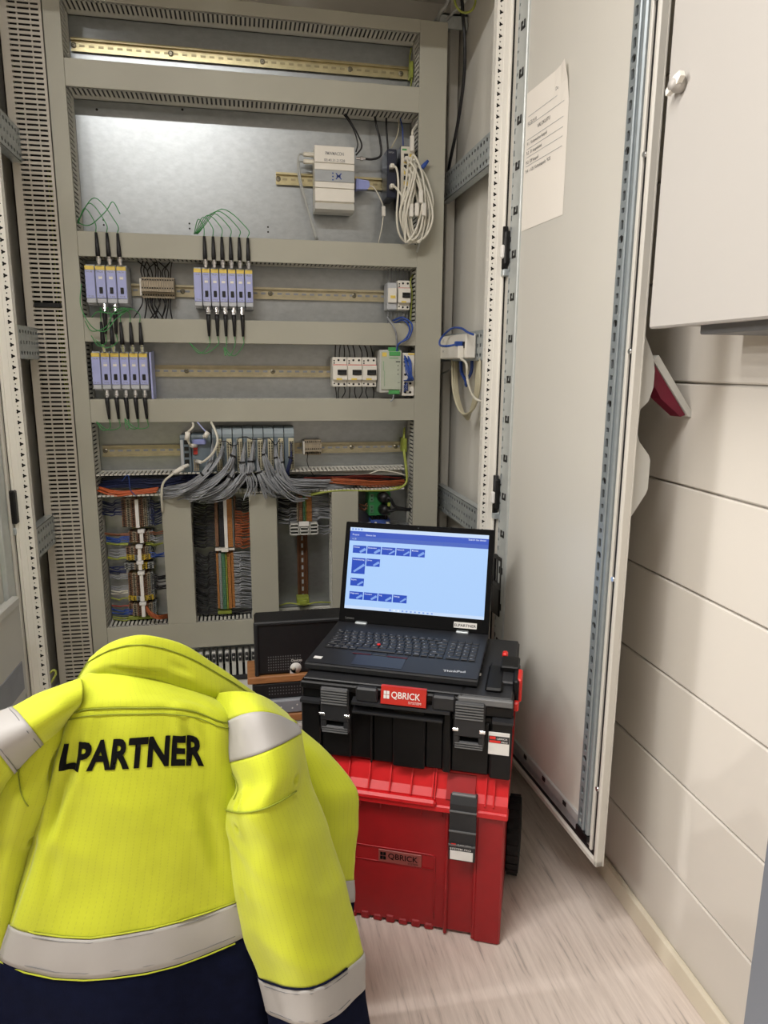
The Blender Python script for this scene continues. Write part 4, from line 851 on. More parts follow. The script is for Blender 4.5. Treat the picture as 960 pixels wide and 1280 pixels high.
# ------------------------------------------------------------------ terminal columns
rnd = random.Random(31)
def tcolumn(label, name, px0, px1, py0, py1, pitch, cols, marker=True, y0=2.235, holes=True, cap=None, group=None, gap=.0004):
    """a stack of narrow terminals on an upright rail; cols: (from, to, height, material) across the width"""
    yc = 2.24; pm = (py0+py1)/2
    z1, z0 = at((px0+px1)/2, py0, yc).z, at((px0+px1)/2, py1, yc).z
    t = thing(name, label, 'terminals', (at((px0+px1)/2, pm, yc).x, 2.26, z0), group=group)
    n = max(1, round((z1-z0)/pitch)); p = (z1-z0)/n; skew = at(px0, py1, yc).x-at(px0, py0, yc).x
    xa, xb = at(px0, pm, yc).x, at(px1, pm, yc).x
    by = {}
    for (f0, f1, h_, m_) in cols:
        q = by.setdefault(m_, MB())
        for i in range(n): q.box(xa+(xb-xa)*f0+.0004, xa+(xb-xa)*f1-.0004, y0+h_, PY-.009, z0+i*p+gap, z0+(i+1)*p-gap)
    for m_, q in by.items(): q.build('terminals', m_, t, kind='stuff')
    if holes:
        q = MB()
        for (f0, f1, h_, m_) in cols:
            if f1-f0 < .08: continue
            for i in range(n): a = xa+(xb-xa)*f0; w = (xb-xa)*(f1-f0); q.box(a+w*.3, a+w*.7, y0+h_-.0006, y0+h_+.001, z0+i*p+p*.25, z0+i*p+p*.75)
        q.build('screw_hole', 'dark_interior', t, kind='stuff')
    if marker:
        xm = xa+(xb-xa)*marker; B(xm-.005, xm+.005, y0-.004, y0+.003, z0, z1).build('marker_strip', 'sticker_white', t)
    if cap: xm = xa+(xb-xa)*(marker or .5); B(xm-.010, xm+.010, y0-.008, y0+.01, z1-.001, z1+.009, c=.001).build('group_marker', 'sticker_white', t)
    B(xa, xb, y0+.02, PY-.009, z0-.0016, z0).build('end_plate', 'dark_interior' if not cap else 'yellow_terminal', t)
    return t
mix = [(0, .16, .014, 'brown_terminal'), (.17, .33, .008, 'beige_terminal'), (.34, .5, .004, 'brown_terminal'), (.62, .74, .004, 'brown_terminal'), (.75, .87, .008, 'beige_terminal'), (.88, 1, .014, 'grey_terminal')]
pe = [(0, .16, .012, 'yellow_terminal'), (.17, .33, .008, 'yellow_terminal'), (.34, .5, .004, 'grey_terminal'), (.62, .78, .004, 'yellow_terminal'), (.79, 1, .010, 'yellow_terminal')]
gr = [(0, .16, .012, 'grey_terminal'), (.17, .33, .008, 'grey_terminal'), (.34, .5, .004, 'beige_terminal'), (.62, .78, .004, 'yellow_terminal'), (.79, 1, .010, 'grey_terminal')]
LTT = [('tall brown terminal block at the top of the left column', 151, 188, 624, 659, mix, None), ('short beige terminal block with brown wires, second of the left column', 160, 191, 665, 678, mix, 1), ('brown and yellow terminal block in the middle of the left column', 157, 189, 684, 700, mix, 1),
       ('small grey terminal block below the middle of the left column', 155, 192, 704, 712, gr, 1), ('tall brown terminal block low in the left column', 160, 192, 717, 750, mix, 1), ('lowest brown terminal block of the left column', 160, 195, 755, 770, mix, 1)]
for lb, a, b, c_, d, cl_, cp in LTT: tcolumn(lb, 'terminal_block', a, b, c_, d, .0068, cl_, .56, cap=cp, gap=.0011)
tcolumn('yellow terminals under the brown and yellow middle block', 'terminal_block', 158, 188, 693.5, 700, .0055, [(f0, f1, h_-.0015, m_) for f0, f1, h_, m_ in pe], .56, y0=2.234)
tcolumn('yellow terminals at the foot of the tall low left block', 'terminal_block', 160, 192, 745, 750.5, .0055, [(f0, f1, h_-.0015, m_) for f0, f1, h_, m_ in pe], .56, y0=2.234)
p = at(176, 772, 2.25); solo(MB().box(p.x-.04, p.x+.04, 2.25, PY-.009, p.z-.006, p.z+.004, c=.001), 'earth_terminal', 'pe_terminal', 'yellow-green earth terminal at the foot of the left column', 'terminal')
str1 = [(0, .16, .016, 'brown_terminal'), (.17, .22, .02, 'dark_interior'), (.22, .42, .006, 'ink'), (.56, .80, .002, 'orange_terminal'), (.80, .86, .006, 'grey_terminal'), (.88, 1, .016, 'brown_terminal')]
tcolumn('upper striped terminal block with a white strip, brown and dark', 'terminal_block', 268, 296, 624, 684, .0045, str1, .5, holes=False)
str2 = [(0, .13, .012, 'orange_terminal'), (.14, .30, .006, 'grey_terminal'), (.31, .52, .002, 'green_terminal'), (.53, .62, .002, 'pe_terminal'), (.63, .82, .006, 'orange_terminal'), (.83, 1, .012, 'orange_terminal')]
tcolumn('lower striped terminal block in green, grey and orange', 'terminal_block', 271, 293, 692, 761, .0045, str2, None, holes=False)
p = at(281, 688.5, 2.22); solo(MB().box(p.x-.011, p.x+.011, 2.222, 2.24, p.z-.005, p.z+.006, c=.001).box(p.x-.03, p.x+.03, 2.24, PY-.009, p.z-.004, p.z+.003), 'end_bracket', 'white_plastic', 'white end bracket between the two striped terminal blocks', 'bracket')
p = at(281, 766, 2.24); solo(MB().box(p.x-.022, p.x+.022, 2.245, PY-.009, p.z-.006, p.z+.005, c=.001), 'earth_terminal', 'pe_terminal', 'yellow-green earth terminal at the foot of the striped column', 'terminal')
str3 = [(0, .12, .012, 'beige_terminal'), (.13, .38, .006, 'brown_terminal'), (.39, .55, .002, 'green_terminal'), (.56, .62, .002, 'pe_terminal'), (.63, 1, .006, 'orange_terminal')]
tcolumn('short striped terminal block above the white end bracket', 'terminal_block', 371, 390, 620, 652, .0045, str3, None, holes=False)
t = thing('end_bracket', 'large pale slotted end bracket on the upright brown rail', 'bracket', at(380, 670, 2.25)); a, b = at(362, 655, 2.225), at(398, 668, 2.225)
q = MB()
for f in (0, .3, .36, .64, .7, .97): q.box(a.x+(b.x-a.x)*f, a.x+(b.x-a.x)*(f+.03), 2.225, PY-.01, b.z, a.z)
for f in (0, .3, .6, .9): q.box(a.x, b.x, 2.225, PY-.01, b.z+(a.z-b.z)*f, b.z+(a.z-b.z)*(f+.1))
q.build('grid', 'light_grey', t); B(a.x+.03, b.x-.03, 2.222, 2.23, a.z-.008, a.z+.006).build('group_marker', 'sticker_white', t); B(a.x+.002, b.x-.002, 2.262, PY-.01, b.z, a.z).build('back', 'grey_terminal', t)
p = at(379, 752, 2.25); solo(MB().box(p.x-.02, p.x+.02, 2.25, PY-.009, p.z-.012, p.z+.012, c=.001).box(p.x-.012, p.x+.012, 2.24, 2.25, p.z-.007, p.z+.006, c=.001), 'earth_terminal', 'pe_terminal', 'yellow-green earth terminal at the foot of the upright brown rail', 'terminal')
loose('earth_wire', 'yellow-green wire running both ways from the foot of the brown rail', [at(349, 757, 2.26), at(362, 754, 2.25), at(379, 756, 2.245), at(396, 753, 2.25), at(414, 753, 2.26)], .0026, 'pe_wire', 'wire')
# horizontal field wires beside the columns
def fan(label, pxa, pxb, py0, py1, n, m, sag=.006, y0=2.25, y1=2.262, r=.0019, jit=.002, name='wire_fan'):
    q = MB()
    for i in range(n):
        py = py0+(py1-py0)*(i+.5)/n; a = at(pxa, py+rnd.uniform(-jit, jit)*300, y0); b = at(pxb, py+rnd.uniform(-jit, jit)*700, y1)
        md = (a+b)/2+Vector((0, rnd.uniform(-.012, .002), -sag*rnd.uniform(.2, 1.6)))
        q.tube(crv([a, (a*2+b)/3+Vector((0, -.004, rnd.uniform(-.3, .3)*sag)), md, b], 3), r*rnd.uniform(.8, 1.1), 5, cap=False)
    return solo(q, name, m, label, 'wires', None, 'stuff')
fan('black wires left of the upper striped block', 268, 242, 625, 684, 40, 'black_wire'); fan('black wires left of the lower striped block', 271, 245, 690, 764, 46, 'black_wire', .012)
fan('dark wires right of the top of the upper striped block', 294, 314, 622, 637, 8, 'black_wire'); fan('orange wires right of the upper striped block', 294, 314, 638, 684, 24, 'orange_wire', .004)
fan('grey wires right of the lower striped block', 291, 315, 690, 760, 40, 'grey_wire', -.006); fan('black wires at the foot of the striped column', 250, 314, 761, 768, 6, 'black_wire')
fan('black wires left of the short striped block', 371, 348, 622, 650, 16, 'black_wire'); fan('grey wires left of the white end bracket', 371, 348, 634, 654, 9, 'grey_wire')
fan('grey wires right of the short striped block', 388, 413, 620, 650, 22, 'grey_wire', -.005); fan('thin grey wires right of the white end bracket', 396, 413, 656, 667, 4, 'grey_wire')
fan('dark blue wires left of the top left block', 153, 128, 624, 645, 9, 'navy_wire'); fan('dark blue wires right of the top left block', 186, 202, 624, 655, 14, 'navy_wire')
for lb, a, b, y_, n, m_ in (('brown wires left of the second left block', 162, 131, 668, 2, 'brown_wire'), ('blue wires left of the second left block', 162, 133, 674, 4, 'blue_wire'), ('yellow-green wire left of the second left block', 160, 133, 680, 2, 'pe_wire'),
    ('yellow-green wire right of the second left block', 182, 204, 679, 2, 'pe_wire'), ('brown wire right of the second left block', 186, 204, 666, 2, 'brown_wire'), ('grey wires left of the middle left block', 158, 136, 690, 5, 'grey_wire'), ('yellow-green wires left of the middle left block', 158, 135, 697, 2, 'pe_wire'),
    ('light blue wires right of the middle left block', 187, 206, 693, 3, 'blue_wire'), ('blue wires left of the small grey block', 158, 137, 712, 5, 'navy_wire'), ('grey wires left of the tall low block', 160, 137, 721, 3, 'grey_wire'), ('grey wires halfway down the tall low block', 160, 139, 735, 3, 'grey_wire'),
    ('pale grey wires low on the tall low block', 160, 139, 740, 2, 'white_cable'), ('yellow-green wire low on the tall low block', 160, 139, 747, 1, 'pe_wire'), ('red wire left of the lowest left block', 161, 140, 757, 1, 'red_wire'), ('blue wires left of the lowest left block', 166, 140, 764, 4, 'blue_wire'), ('yellow-green wires at the foot of the left column', 172, 141, 772, 3, 'pe_wire'),
    ('dark wires right of the tall low block', 190, 208, 722, 4, 'black_wire'), ('black wires right of the lower tall block', 190, 208, 733, 3, 'black_wire'), ('grey wires right of the second left block', 186, 204, 672, 3, 'grey_wire')):
    fan(lb, a, b, y_-n*1.0, y_+n*1.0, n, m_, .004, r=.0022)
q = MB()
for i in range(5): q.tube(crv([at(183, 758+i, 2.235), at(188, 765+i, 2.21), at(198, 770+i*.8, 2.21), at(210, 768+i, 2.25)], 5), .0032, 6)
solo(q, 'wire_loom', 'orange_wire', 'thick orange wires curving right from the lowest left block', 'wires', None, 'stuff')
fan('brown wires left of the green sockets', 462, 449, 628, 637, 4, 'brown_wire'); fan('grey wires left of the blue terminal block', 465, 449, 652, 657, 3, 'grey_wire'); fan('grey wires right of the blue terminal block', 488, 512, 650, 657, 3, 'grey_wire')
# ------------------------------------------------------------------ green sockets with two black plugs
gy = 2.225
t = thing('service_socket', 'green double service socket with two black plugs pushed in', 'socket', at(476, 645, 2.26)); a, b = at(461, 616, gy), at(488, 644, gy)
MB().box(a.x, b.x, gy, PY-.01, b.z, a.z, c=.002).build('housing', 'green_socket', t)
for k in range(2):
    zc = at(470, 620+k*14, gy).z; B(a.x+.003, a.x+.016, gy-.003, gy+.001, zc-.018, zc+.008).build('terminal_cover', 'green_terminal', t)
    for j in range(2): MB().cyl((a.x+.0095, gy-.0035, zc-.011+j*.012), (a.x+.0095, gy-.002, zc-.011+j*.012), .0024, n=8).build('terminal_screw', 'dark_interior', t)
for k, (px, py) in enumerate(((478, 621), (479, 636))):
    tt = thing('power_plug', 'round black plug in the %s green socket, its lead going right' % ('upper', 'lower')[k], 'plug', at(px, py, 2.2), group='black plugs in the green sockets'); p = at(px, py, gy)
    MB().lathe((p.x, gy, p.z), -Y+X*.2, [(.019, 0), (.019, .012), (.016, .028), (.008, .034)], 16).build('plug_body', 'black', tt)
    MB().tube(crv([(p.x+.004, gy-.026, p.z), (p.x+.02, gy-.03, p.z-.002), at(494, 633+k*4, 2.2), at(506, 636+k, 2.22), at(515, 637+k, 2.24)], 6), [.011]*7+[.008]*6+[.0045]*12 if 0 else .0052, 7).build('lead', 'black_wire', tt)
p = at(486, 631, 2.185); solo(MB().box(p.x-.004, p.x+.005, 2.18, 2.19, p.z-.005, p.z+.007, c=.002), 'warning_tag', 'pe_terminal', 'small yellow-green tag on the plug leads of the green sockets', 'tag')
t = thing('terminal_block', 'blue terminal block below the green sockets, just above the laptop lid', 'terminals', at(475, 657, 2.25)); a, b = at(464, 650, 2.235), at(488, 658, 2.235)
B(a.x, b.x, 2.24, PY-.01, b.z-.03, a.z, c=.002).build('terminals', 'blue_terminal', t); B(a.x+.012, a.x+.018, 2.232, 2.242, b.z-.004, a.z-.008).build('marker', 'sticker_white', t); B(b.x-.014, b.x-.004, 2.232, 2.242, b.z-.004, a.z-.008).build('marker', 'sticker_white', t)
m = MB()
for i in range(7): m.box(a.x+.002+i*.008, a.x+.007+i*.008, 2.238, 2.25, a.z, a.z+.012)
m.build('levers', 'black', t, kind='stuff')

# ------------------------------------------------------------------ device on the right punched rail, its cable coil; cables at the top right
rx = .632
def ax(px, py, x=rx): return atx(px, py, x)
a, b = ax(558, 421), ax(590, 448)
t = thing('wall_outlet', 'white junction box on the middle right rail with blue and white plugs', 'socket', ((.645+rx)/2, (a.y+b.y)/2, b.z)); y0, y1 = sorted((a.y, b.y)); z1 = at(570, 421, y1).z
MB().box(rx-.02, .643, y0, y1, b.z, b.z+.068, c=.003).build('housing', 'white_plastic', t)
for w_, dz, sz in (('X1', .05, .012), ('DP 2.4 / 2.5', .034, .010), ('PORT', .02, .008)): MB().text(w_, (rx-.0203, y1-.03, b.z+dz), -Y, Z, sz, 0).build('print', 'ink_grey', t)
for k in range(2): B(rx-.022, rx-.015, y0+.008+.02*k, y0+.022+.02*k, b.z+.028, b.z+.046).build('port', 'black', t)
tt = thing('patch_cable', 'blue patch cable looping over the junction box on the right rail', 'cable', (rx-.02, y0, b.z)); p = Vector((rx-.03, y0+.03, b.z+.04))
MB().box(p.x-.012, p.x+.012, p.y-.007, p.y+.007, p.z-.007, p.z+.007, c=.002).build('plug', 'blue_wire', tt)
MB().tube(crv([p, p+Vector((-.03, .02, -.006)), p+Vector((-.028, .10, .0)), p+Vector((-.012, .14, .022)), p+Vector((.0, .08, .045)), p+Vector((.004, .0, .043)), p+Vector((.008, -.05, .03)), p+Vector((.012, -.09, .022))], 7), .0032, 7).build('lead', 'blue_wire', tt)
tt = thing('patch_cable', 'white cable hanging from the junction box on the right rail', 'cable', (rx-.02, y0, b.z)); p = Vector((rx-.028, y0+.026, b.z+.022))
MB().box(p.x-.008, p.x+.008, p.y-.012, p.y+.012, p.z-.022, p.z+.012, c=.002).build('plug', 'white_plastic', tt)
MB().tube(crv([p-Z*.02, ax(583, 455, .60), ax(584, 472, .605), ax(588, 488, .615), ax(594, 498, .628), ax(602, 502, .64)], 7), .0036, 7).build('lead', 'white_cable', tt)
def coil(label, m, px0, px1, pyt, pyb, n, r):
    t = thing('cable_coil', label, 'cable', ax((px0+px1)/2, pyb, .66)); rr = random.Random(4)
    for i in range(n):
        o = i-(n-1)/2; xx = .655+.004*o; pts = [ax(px0+o*1.2+rr.uniform(-.5, .5), pyt, xx), ax(px0+1+o*1.4, pyt+(pyb-pyt)*.5, xx), ax(px0+6+o*1.1, pyt+(pyb-pyt)*.82, xx), ax((px0+px1)/2+o, pyb+o*1.6, xx), ax(px1-6-o*.8, pyt+(pyb-pyt)*.84, xx), ax(px1-o*1.2, pyt+(pyb-pyt)*.5, xx), ax(px1+1-o*1.1, pyt, xx)]
        MB().tube(crv(pts, 6), r, 6).build('turn', m, t)
coil('beige cable coil hanging under the middle right rail', 'beige_cable', 568, 597, 448, 521, 5, .0036)
coil('dark blue cable loop inside the beige coil', 'blue_wire', 576, 589, 448, 482, 2, .0034)
loose('cable', 'grey cable going left behind the wide duct below the junction box', [ax(568, 452, .655), ax(562, 462, .655), ax(550, 468, .65)], .003, 'grey_cable')
loose('cable', 'black cable hanging down in the right rear corner of the cabinet', [at(577, -25, 2.12), at(578, 10, 2.12), at(581, 50, 2.12), at(580, 95, 2.14), at(573, 150, 2.2), at(565, 190, 2.25), at(560, 215, 2.3)], .0048, 'black_wire')
loose('earth_wire', 'yellow-green wire loop at the top right of the cabinet', [at(570, -12, 2.1), at(569, 4, 2.09), at(577, 15, 2.085), at(588, 14, 2.085), at(594, 4, 2.09), at(594, -12, 2.1)], .0032, 'pe_wire')
loose('cable', 'grey cable rising behind the top of the wide vertical duct', [at(547, 26, 2.26), at(550, 16, 2.25), at(558, 6, 2.24), at(564, -14, 2.22)], .0055, 'grey_cable')
loose('cable', 'thin grey cable beside it at the top right of the cabinet', [at(556, 28, 2.27), at(566, 16, 2.24), at(580, 4, 2.22), at(588, -14, 2.2)], .004, 'grey_cable')
t = solo(MB().box(.60, .69, 2.26, 2.37, 2.235, 2.24).box(.60, .69, 2.26, 2.265, 2.20, 2.24), 'cable_tray', 'galv', 'small galvanised bracket in the upper right rear corner of the cabinet', 'bracket')
loose('earth_wire', 'yellow-green wire loop on the cabinet floor behind the jacket at the left', [atz(62, 868, .22)+Z*.0, at(52, 862, 1.9), at(56, 850, 1.88), at(66, 838, 1.88), at(70, 842, 1.88), at(62, 856, 1.88), at(50, 872, 1.9)], .003, 'pe_wire')
# row of pale grey cable glands under the bottom duct
for i in range(10):
    px = 244+i*8.2; p = at(px, 836, 2.2)
    t = thing('cable_gland', 'pale grey clamp below the bottom duct, %s of ten from the left' % ORD[i], 'clamp', (p.x, 2.22, .23), group='grey clamps under the bottom duct')
    MB().box(p.x-.008, p.x+.005, 2.20, 2.24, .235, .318, c=.002).build('body', 'light_grey', t); MB().box(p.x-.007, p.x+.004, 2.195, 2.205, .285, .312, c=.002).build('clip', 'charcoal', t)
    MB().cyl((p.x-.0015, 2.194, .30), (p.x-.0015, 2.199, .30), .003, n=8).build('screw', 'chrome', t)
solo(B(.0-.21, .16, 2.2, PY-.0, .222, .235), 'clamp_rail', 'charcoal', 'dark rail carrying the grey clamps under the bottom duct', 'rail')
# ------------------------------------------------------------------ tool boxes (local frame: X along the front to the right corner at 0, Y into depth, Z up)
BA = math.atan2(-.405, .914); BO = Vector((.505, 1.231, 0))
rb = thing('rolling_toolbox', 'red rolling plastic toolbox with black latch and wheels, standing on the floor', 'toolbox', BO, BA, local=True)
L0 = -.452; DD = .315
body = MB(); body.box(L0, -.003, .012, DD, .004, .325, c=.006); body = body.build('body', 'red_shaded', rb)
m = MB()
m.box(-.060, -.002, .0, .03, .0, .318, c=.004); m.box(L0-.002, L0+.045, 0, .03, 0, .318, c=.004)                # corner columns
m.box(-.125, -.118, .002, .02, .004, .318, c=.002); m.box(-.064, -.056, .001, .02, .004, .318, c=.002)
m.build('corner_column', 'red_shaded', rb, kind='stuff')
for i in range(9): MB().box(-.40+i*.029, -.380+i*.029, .0095, .018, .0, .016+.004*(i % 2), c=.003).build('foot_rib', 'red_shaded', rb)
for i in range(7): MB().box(-.405+i*.045, -.402+i*.045, .004, .014, .285, .312, c=.001).build('front_rib', 'red_shaded', rb)
m = MB(); z0_, z1_ = .150, .182
m.tube(crv([(-.42, .0115, .187), (-.30, .0115, .187), (-.165, .0115, .187), (-.150, .0115, .182), (-.147, .0115, .17), (-.147, .0115, .03)], 5), .0018, 5); m.tube([(-.42, .0115, .152), (-.15, .0115, .152)], .0016, 5); m.build('moulded_line', 'red_shaded', body, kind='stuff')
lg = B(-.272, -.176, .0095, .0125, .153, .183, c=.001).build('logo_plate', 'red_logo', body)
m = MB(); m.text('QBRICK', (-.250, .0088, .164), X, Z, .019, .012, 'L', .066); m.text('SYSTEM', (-.206, .0088, .1565), X, Z, .006, .0, 'L', .022)
for (u, v, w_, h_) in ((-.268, .170, .006, .008), (-.261, .170, .006, .008), (-.268, .160, .006, .008), (-.261, .160, .006, .008)): m.box(u, u+w_, .0086, .009, v, v+h_)
m.build('logo', 'print_black', lg)
# lid
lid = MB(); lid.prism([(-.006, .312), (-.006, .338), (.006, .352), (.02, .388), (.03, .392), (DD, .392), (DD, .312)], (L0-.004, 0, 0), Y, Z, X, -L0+.006)
lid = lid.build('lid', 'red_lid', rb)
m = MB(); m.box(L0-.006, .004, -.010, .02, .306, .322, c=.003); m.box(-.40, -.145, -.016, .0, .318, .334, c=.005); m.build('lid_rim', 'red_lid', lid, kind='stuff')
for i in range(6): MB().prism([(-.007, .336), (-.010, .340), (.016, .388), (.02, .388)], (-.385+i*.046, 0, 0), Y, Z, X, .003).build('lid_rib', 'red_lid', lid)
for x in (-.155, -.150, -.045, -.028): MB().prism([(-.007, .330), (-.010, .336), (.016, .392), (.026, .396), (.028, .388)], (x, 0, 0), Y, Z, X, .003).build('lid_rib', 'red_lid', lid)
MB().prism([(-.007, .336), (-.009, .340), (.017, .385), (.02, .385)], (-.125, 0, 0), Y, Z, X, .06).build('latch_recess', 'red_dark' if 0 else 'red_shaded', lid)
lt = MB(); lt.prism([(-.016, .205), (-.016, .335), (-.008, .350), (.004, .352), (.004, .34), (-.004, .33), (-.004, .205)], (-.115, 0, 0), Y, Z, X, .055); lt = lt.build('latch', 'charcoal', rb, label='black latch on the red box')
for z in (.318, .272, .240): B(-.1155, -.0595, -.0185, -.0155, z, z+.003).build('latch_groove', 'grey_lip', lt)
m = MB().box(-.113, -.062, -.008, .002, .344, .354, c=.002); m.build('latch_hinge', 'grey_lip', lt)
st = MB().box(-.112, -.064, -.0172, -.0158, .207, .228, c=.0003).build('sticker', 'sticker_white', lt); B(-.112, -.064, -.0174, -.0158, .229, .246).build('sticker_band', 'ink', lt)
m = MB(); m.text('QBRICK', (-.098, -.0178, .240), X, Z, .006, .01, 'L', .03); m.text('SYSTEM PRO', (-.112, -.0178, .231), X, Z, .006, .01, 'L', .044); m.build('sticker_print', 'sticker_white', lt)
m = MB(); m.box(-.110, -.100, -.0178, -.0174, .239, .245); m.build('sticker_mark', 'red_bright', lt)
for s_, xw in ((1, .0), (-1, L0-.03)):
    w = MB(); prof = [(.055, 0), (.086, .002), (.09, .008), (.09, .026), (.086, .032), (.055, .034)]; w.lathe((xw-.004, .262, .09), X, prof, 28)
    w = w.build('wheel', 'rubber', rb, label='black rubber wheel of the red box')
    for k in range(24):
        a = k*2*math.pi/24; q = MB(); q.T = Matrix.Translation((xw-.004, .262, .09)) @ Matrix.Rotation(a, 4, 'X'); q.box(.004, .030, -.006, .006, .087, .0925); q.build('tread', 'rubber', w)
    MB().lathe((xw-.005, .262, .09), X, [(.03, 0), (.054, .001), (.054, .034), (.03, .036)], 20).build('hub', 'charcoal', w)
# upper black box
bb = thing('toolbox', 'black plastic toolbox with red name plate and two latches, stacked on the red box', 'toolbox', BO+Vector((0, 0, .394)), BA, local=True)
k0 = -.394; BL = -.440; BD = .318
bd = MB(); bd.box(BL+.006, -.002, .008, BD, .380+k0+.016, .528+k0, c=.005); bd = bd.build('body', 'black_box', bb)
m = MB()
for a, b in ((BL, BL+.042), (BL+.152, BL+.156), (BL+.20, BL+.268), (-.135, -.118), (-.038, .004)): m.box(a, b, -.004, .02, .002, .134, c=.003)
for a, b in ((BL+.044, BL+.108), (BL+.156, BL+.200), (BL+.268, -.135), (-.118, -.040)): m.box(a, b, .003, .02, .004, .120, c=.003)
m.build('front_panel', 'black_box', bb, kind='stuff')
m = MB(); m.prism([(-.012, .128), (-.012, .134), (.01, .139), (.01, .122)], (BL, 0, 0), Y, Z, X, .044); m.prism([(-.012, .128), (-.012, .134), (.01, .139), (.01, .122)], (-.036, 0, 0), Y, Z, X, .042); m.prism([(-.014, .118), (-.014, .122), (.01, .128), (.01, .108)], (BL+.115, 0, 0), Y, Z, X, .19)
m.build('front_ledge', 'charcoal', bb, kind='stuff')
ld = MB(); ld.box(BL, .004, -.002, BD, .136, .176, c=.004); ld.box(BL, .004, -.010, .02, .160, .176, c=.003); ld = ld.build('lid', 'black_box', bb)
B(BL+.004, .001, .0, BD-.004, .1755, .180, c=.003).build('lid_top', 'charcoal', ld); B(-.106, .0035, -.0115, .0, .164, .1785, c=.002).build('lid_edge', 'grey_lip', ld)
m = MB(); m.prism([(-.020, .140), (-.020, .146), (.005, .152), (.005, .130)], (BL+.115, 0, 0), Y, Z, X, -.135-BL-.10); m.build('lid_ledge', 'charcoal', ld)
for x0_ in (BL+.128, BL+.288): MB().box(x0_-.005, x0_+.042, -.018, .0, .146, .178, c=.004).build('handle_bracket', 'charcoal', ld)
m = MB().tube(crv([(-.10, -.006, .172), (-.098, .06, .176), (-.10, .16, .178)], 4), .007, 8); m.build('carry_handle', 'black', ld)
npl = MB(); npl.prism([(-.013, .146), (-.020, .150), (-.013, .186), (-.006, .186)], (-.263, 0, 0), Y, Z, X, .094); npl = npl.build('name_plate', 'red_label', bb, label='red name plate with white lettering')
ey_ = Vector((0, .007, .036)).normalized(); o_ = Vector((-.263, -.0205, .150)); m = MB()
m.text('QBRICK', o_+X*.022+ey_*.014-Y*.0003, X, ey_, .0190, .012, 'L', .060); m.text('SYSTEM', o_+X*.058+ey_*.005-Y*.0003, X, ey_, .0070, .0, 'L', .026)
for (u, v) in ((.006, .020), (.0125, .020), (.006, .0115), (.0125, .0115)):
    p = o_+X*u+ey_*v-Y*.0004; m.add([p, p+X*.0055, p+X*.0055+ey_*.0075, p+ey_*.0075], [(0, 1, 2, 3)])
m.build('name_print', 'sticker_white', npl)
for xl in (BL+.046, -.112):
    lt = MB(); lt.box(xl, xl+.062, -.016, .004, .094, .170, c=.003); lt.box(xl+.002, xl+.060, -.012, .004, .066, .082, c=.002); lt.box(xl, xl+.012, -.014, .004, .072, .10, c=.002); lt.box(xl+.050, xl+.062, -.014, .004, .072, .10, c=.002)
    lt = lt.build('latch', 'charcoal', bb, label='dark grey ribbed latch')
    for k in range(6): B(xl+.003, xl+.059, -.019, -.0155, .134+k*.006, .1365+k*.006).build('latch_rib', 'grey_lip', lt)
    for k in range(3): B(xl+.003, xl+.059, -.0145, -.0115, .068+k*.005, .0702+k*.005).build('latch_rib', 'grey_lip', lt)
    for xx in (xl-.002, xl+.052): MB().box(xx, xx+.012, -.018, -.013, .106, .113, c=.001).build('latch_pin', 'chrome', lt)
st = B(-.042, .0, -.0052, -.0035, .058, .107, c=.0005).build('sticker', 'sticker_white', bb); B(-.0415, -.0005, -.0056, -.0042, .084, .099).build('sticker_band', 'ink', st); B(-.040, -.028, -.006, -.005, .092, .098).build('sticker_mark', 'red_bright', st); B(-.040, -.018, -.006, -.005, .0845, .0895).build('sticker_mark', 'red_bright', st)
m = MB(); m.text('QBRICK', (-.026, -.0062, .0925), X, Z, .005, .01, 'L', .022); m.text('PRO', (-.016, -.0062, .0855), X, Z, .005, .01, 'L', .012); m.build('sticker_print', 'sticker_white', st)
MB().box(-.052, .002, .06, .16, .1785, .188, c=.003).build('side_ridge', 'charcoal', ld)
m = MB(); m.box(-.055, -.02, .02, .14, .179, .189, c=.004); m.box(.0, .012, .05, .14, .14, .196, c=.003); m.box(-.03, .010, .11, .17, .178, .200, c=.003); m.build('stack_lock', 'black_box', bb, kind='stuff')
MB().box(.006, .018, .06, .115, .145, .196, c=.003).build('red_lock', 'red_bright', bb, label='bright red stacking lock on the right side'); MB().box(.002, .014, .03, .045, .138, .158, c=.003).build('red_lock', 'red_bright', bb); MB().box(-.03, -.018, .18, .20, .185, .20, c=.003).build('red_lock', 'red_bright', bb)

# ------------------------------------------------------------------ laptop on the black box
lp = thing('laptop', 'open black laptop with blue software page on its lit screen, standing on the black toolbox', 'laptop', BO+Vector((.914*-.443+.405*.031, -.405*-.443+.914*.031, .577)), BA-R(.6), local=True)
LW, LD, LT = .372, .250, .021
bs = MB(); bs.prism([(0, .004), (.004, 0), (LD, 0), (LD, LT), (.006, LT-.004), (0, LT-.008)], (0, 0, 0), Y, Z, X, LW); bs = bs.build('base', 'laptop', lp)
dk = MB(); dk.prism([(.003, LT-.0042), (LD-.004, LT+.0001), (LD-.004, LT+.0010), (.003, LT-.0034)], (.0015, 0, 0), Y, Z, X, LW-.003); dk = dk.build('deck', 'laptop_deck', lp)
kz = lambda y: LT-.0036+y/LD*.0044
kw = .0193; ky0 = .086; kp = .0193
tr = B(.016, LW-.012, ky0-.002, ky0+6*kp*.93+.004, kz(ky0)-.001, kz(ky0)+.0006).build('key_tray', 'black', dk)
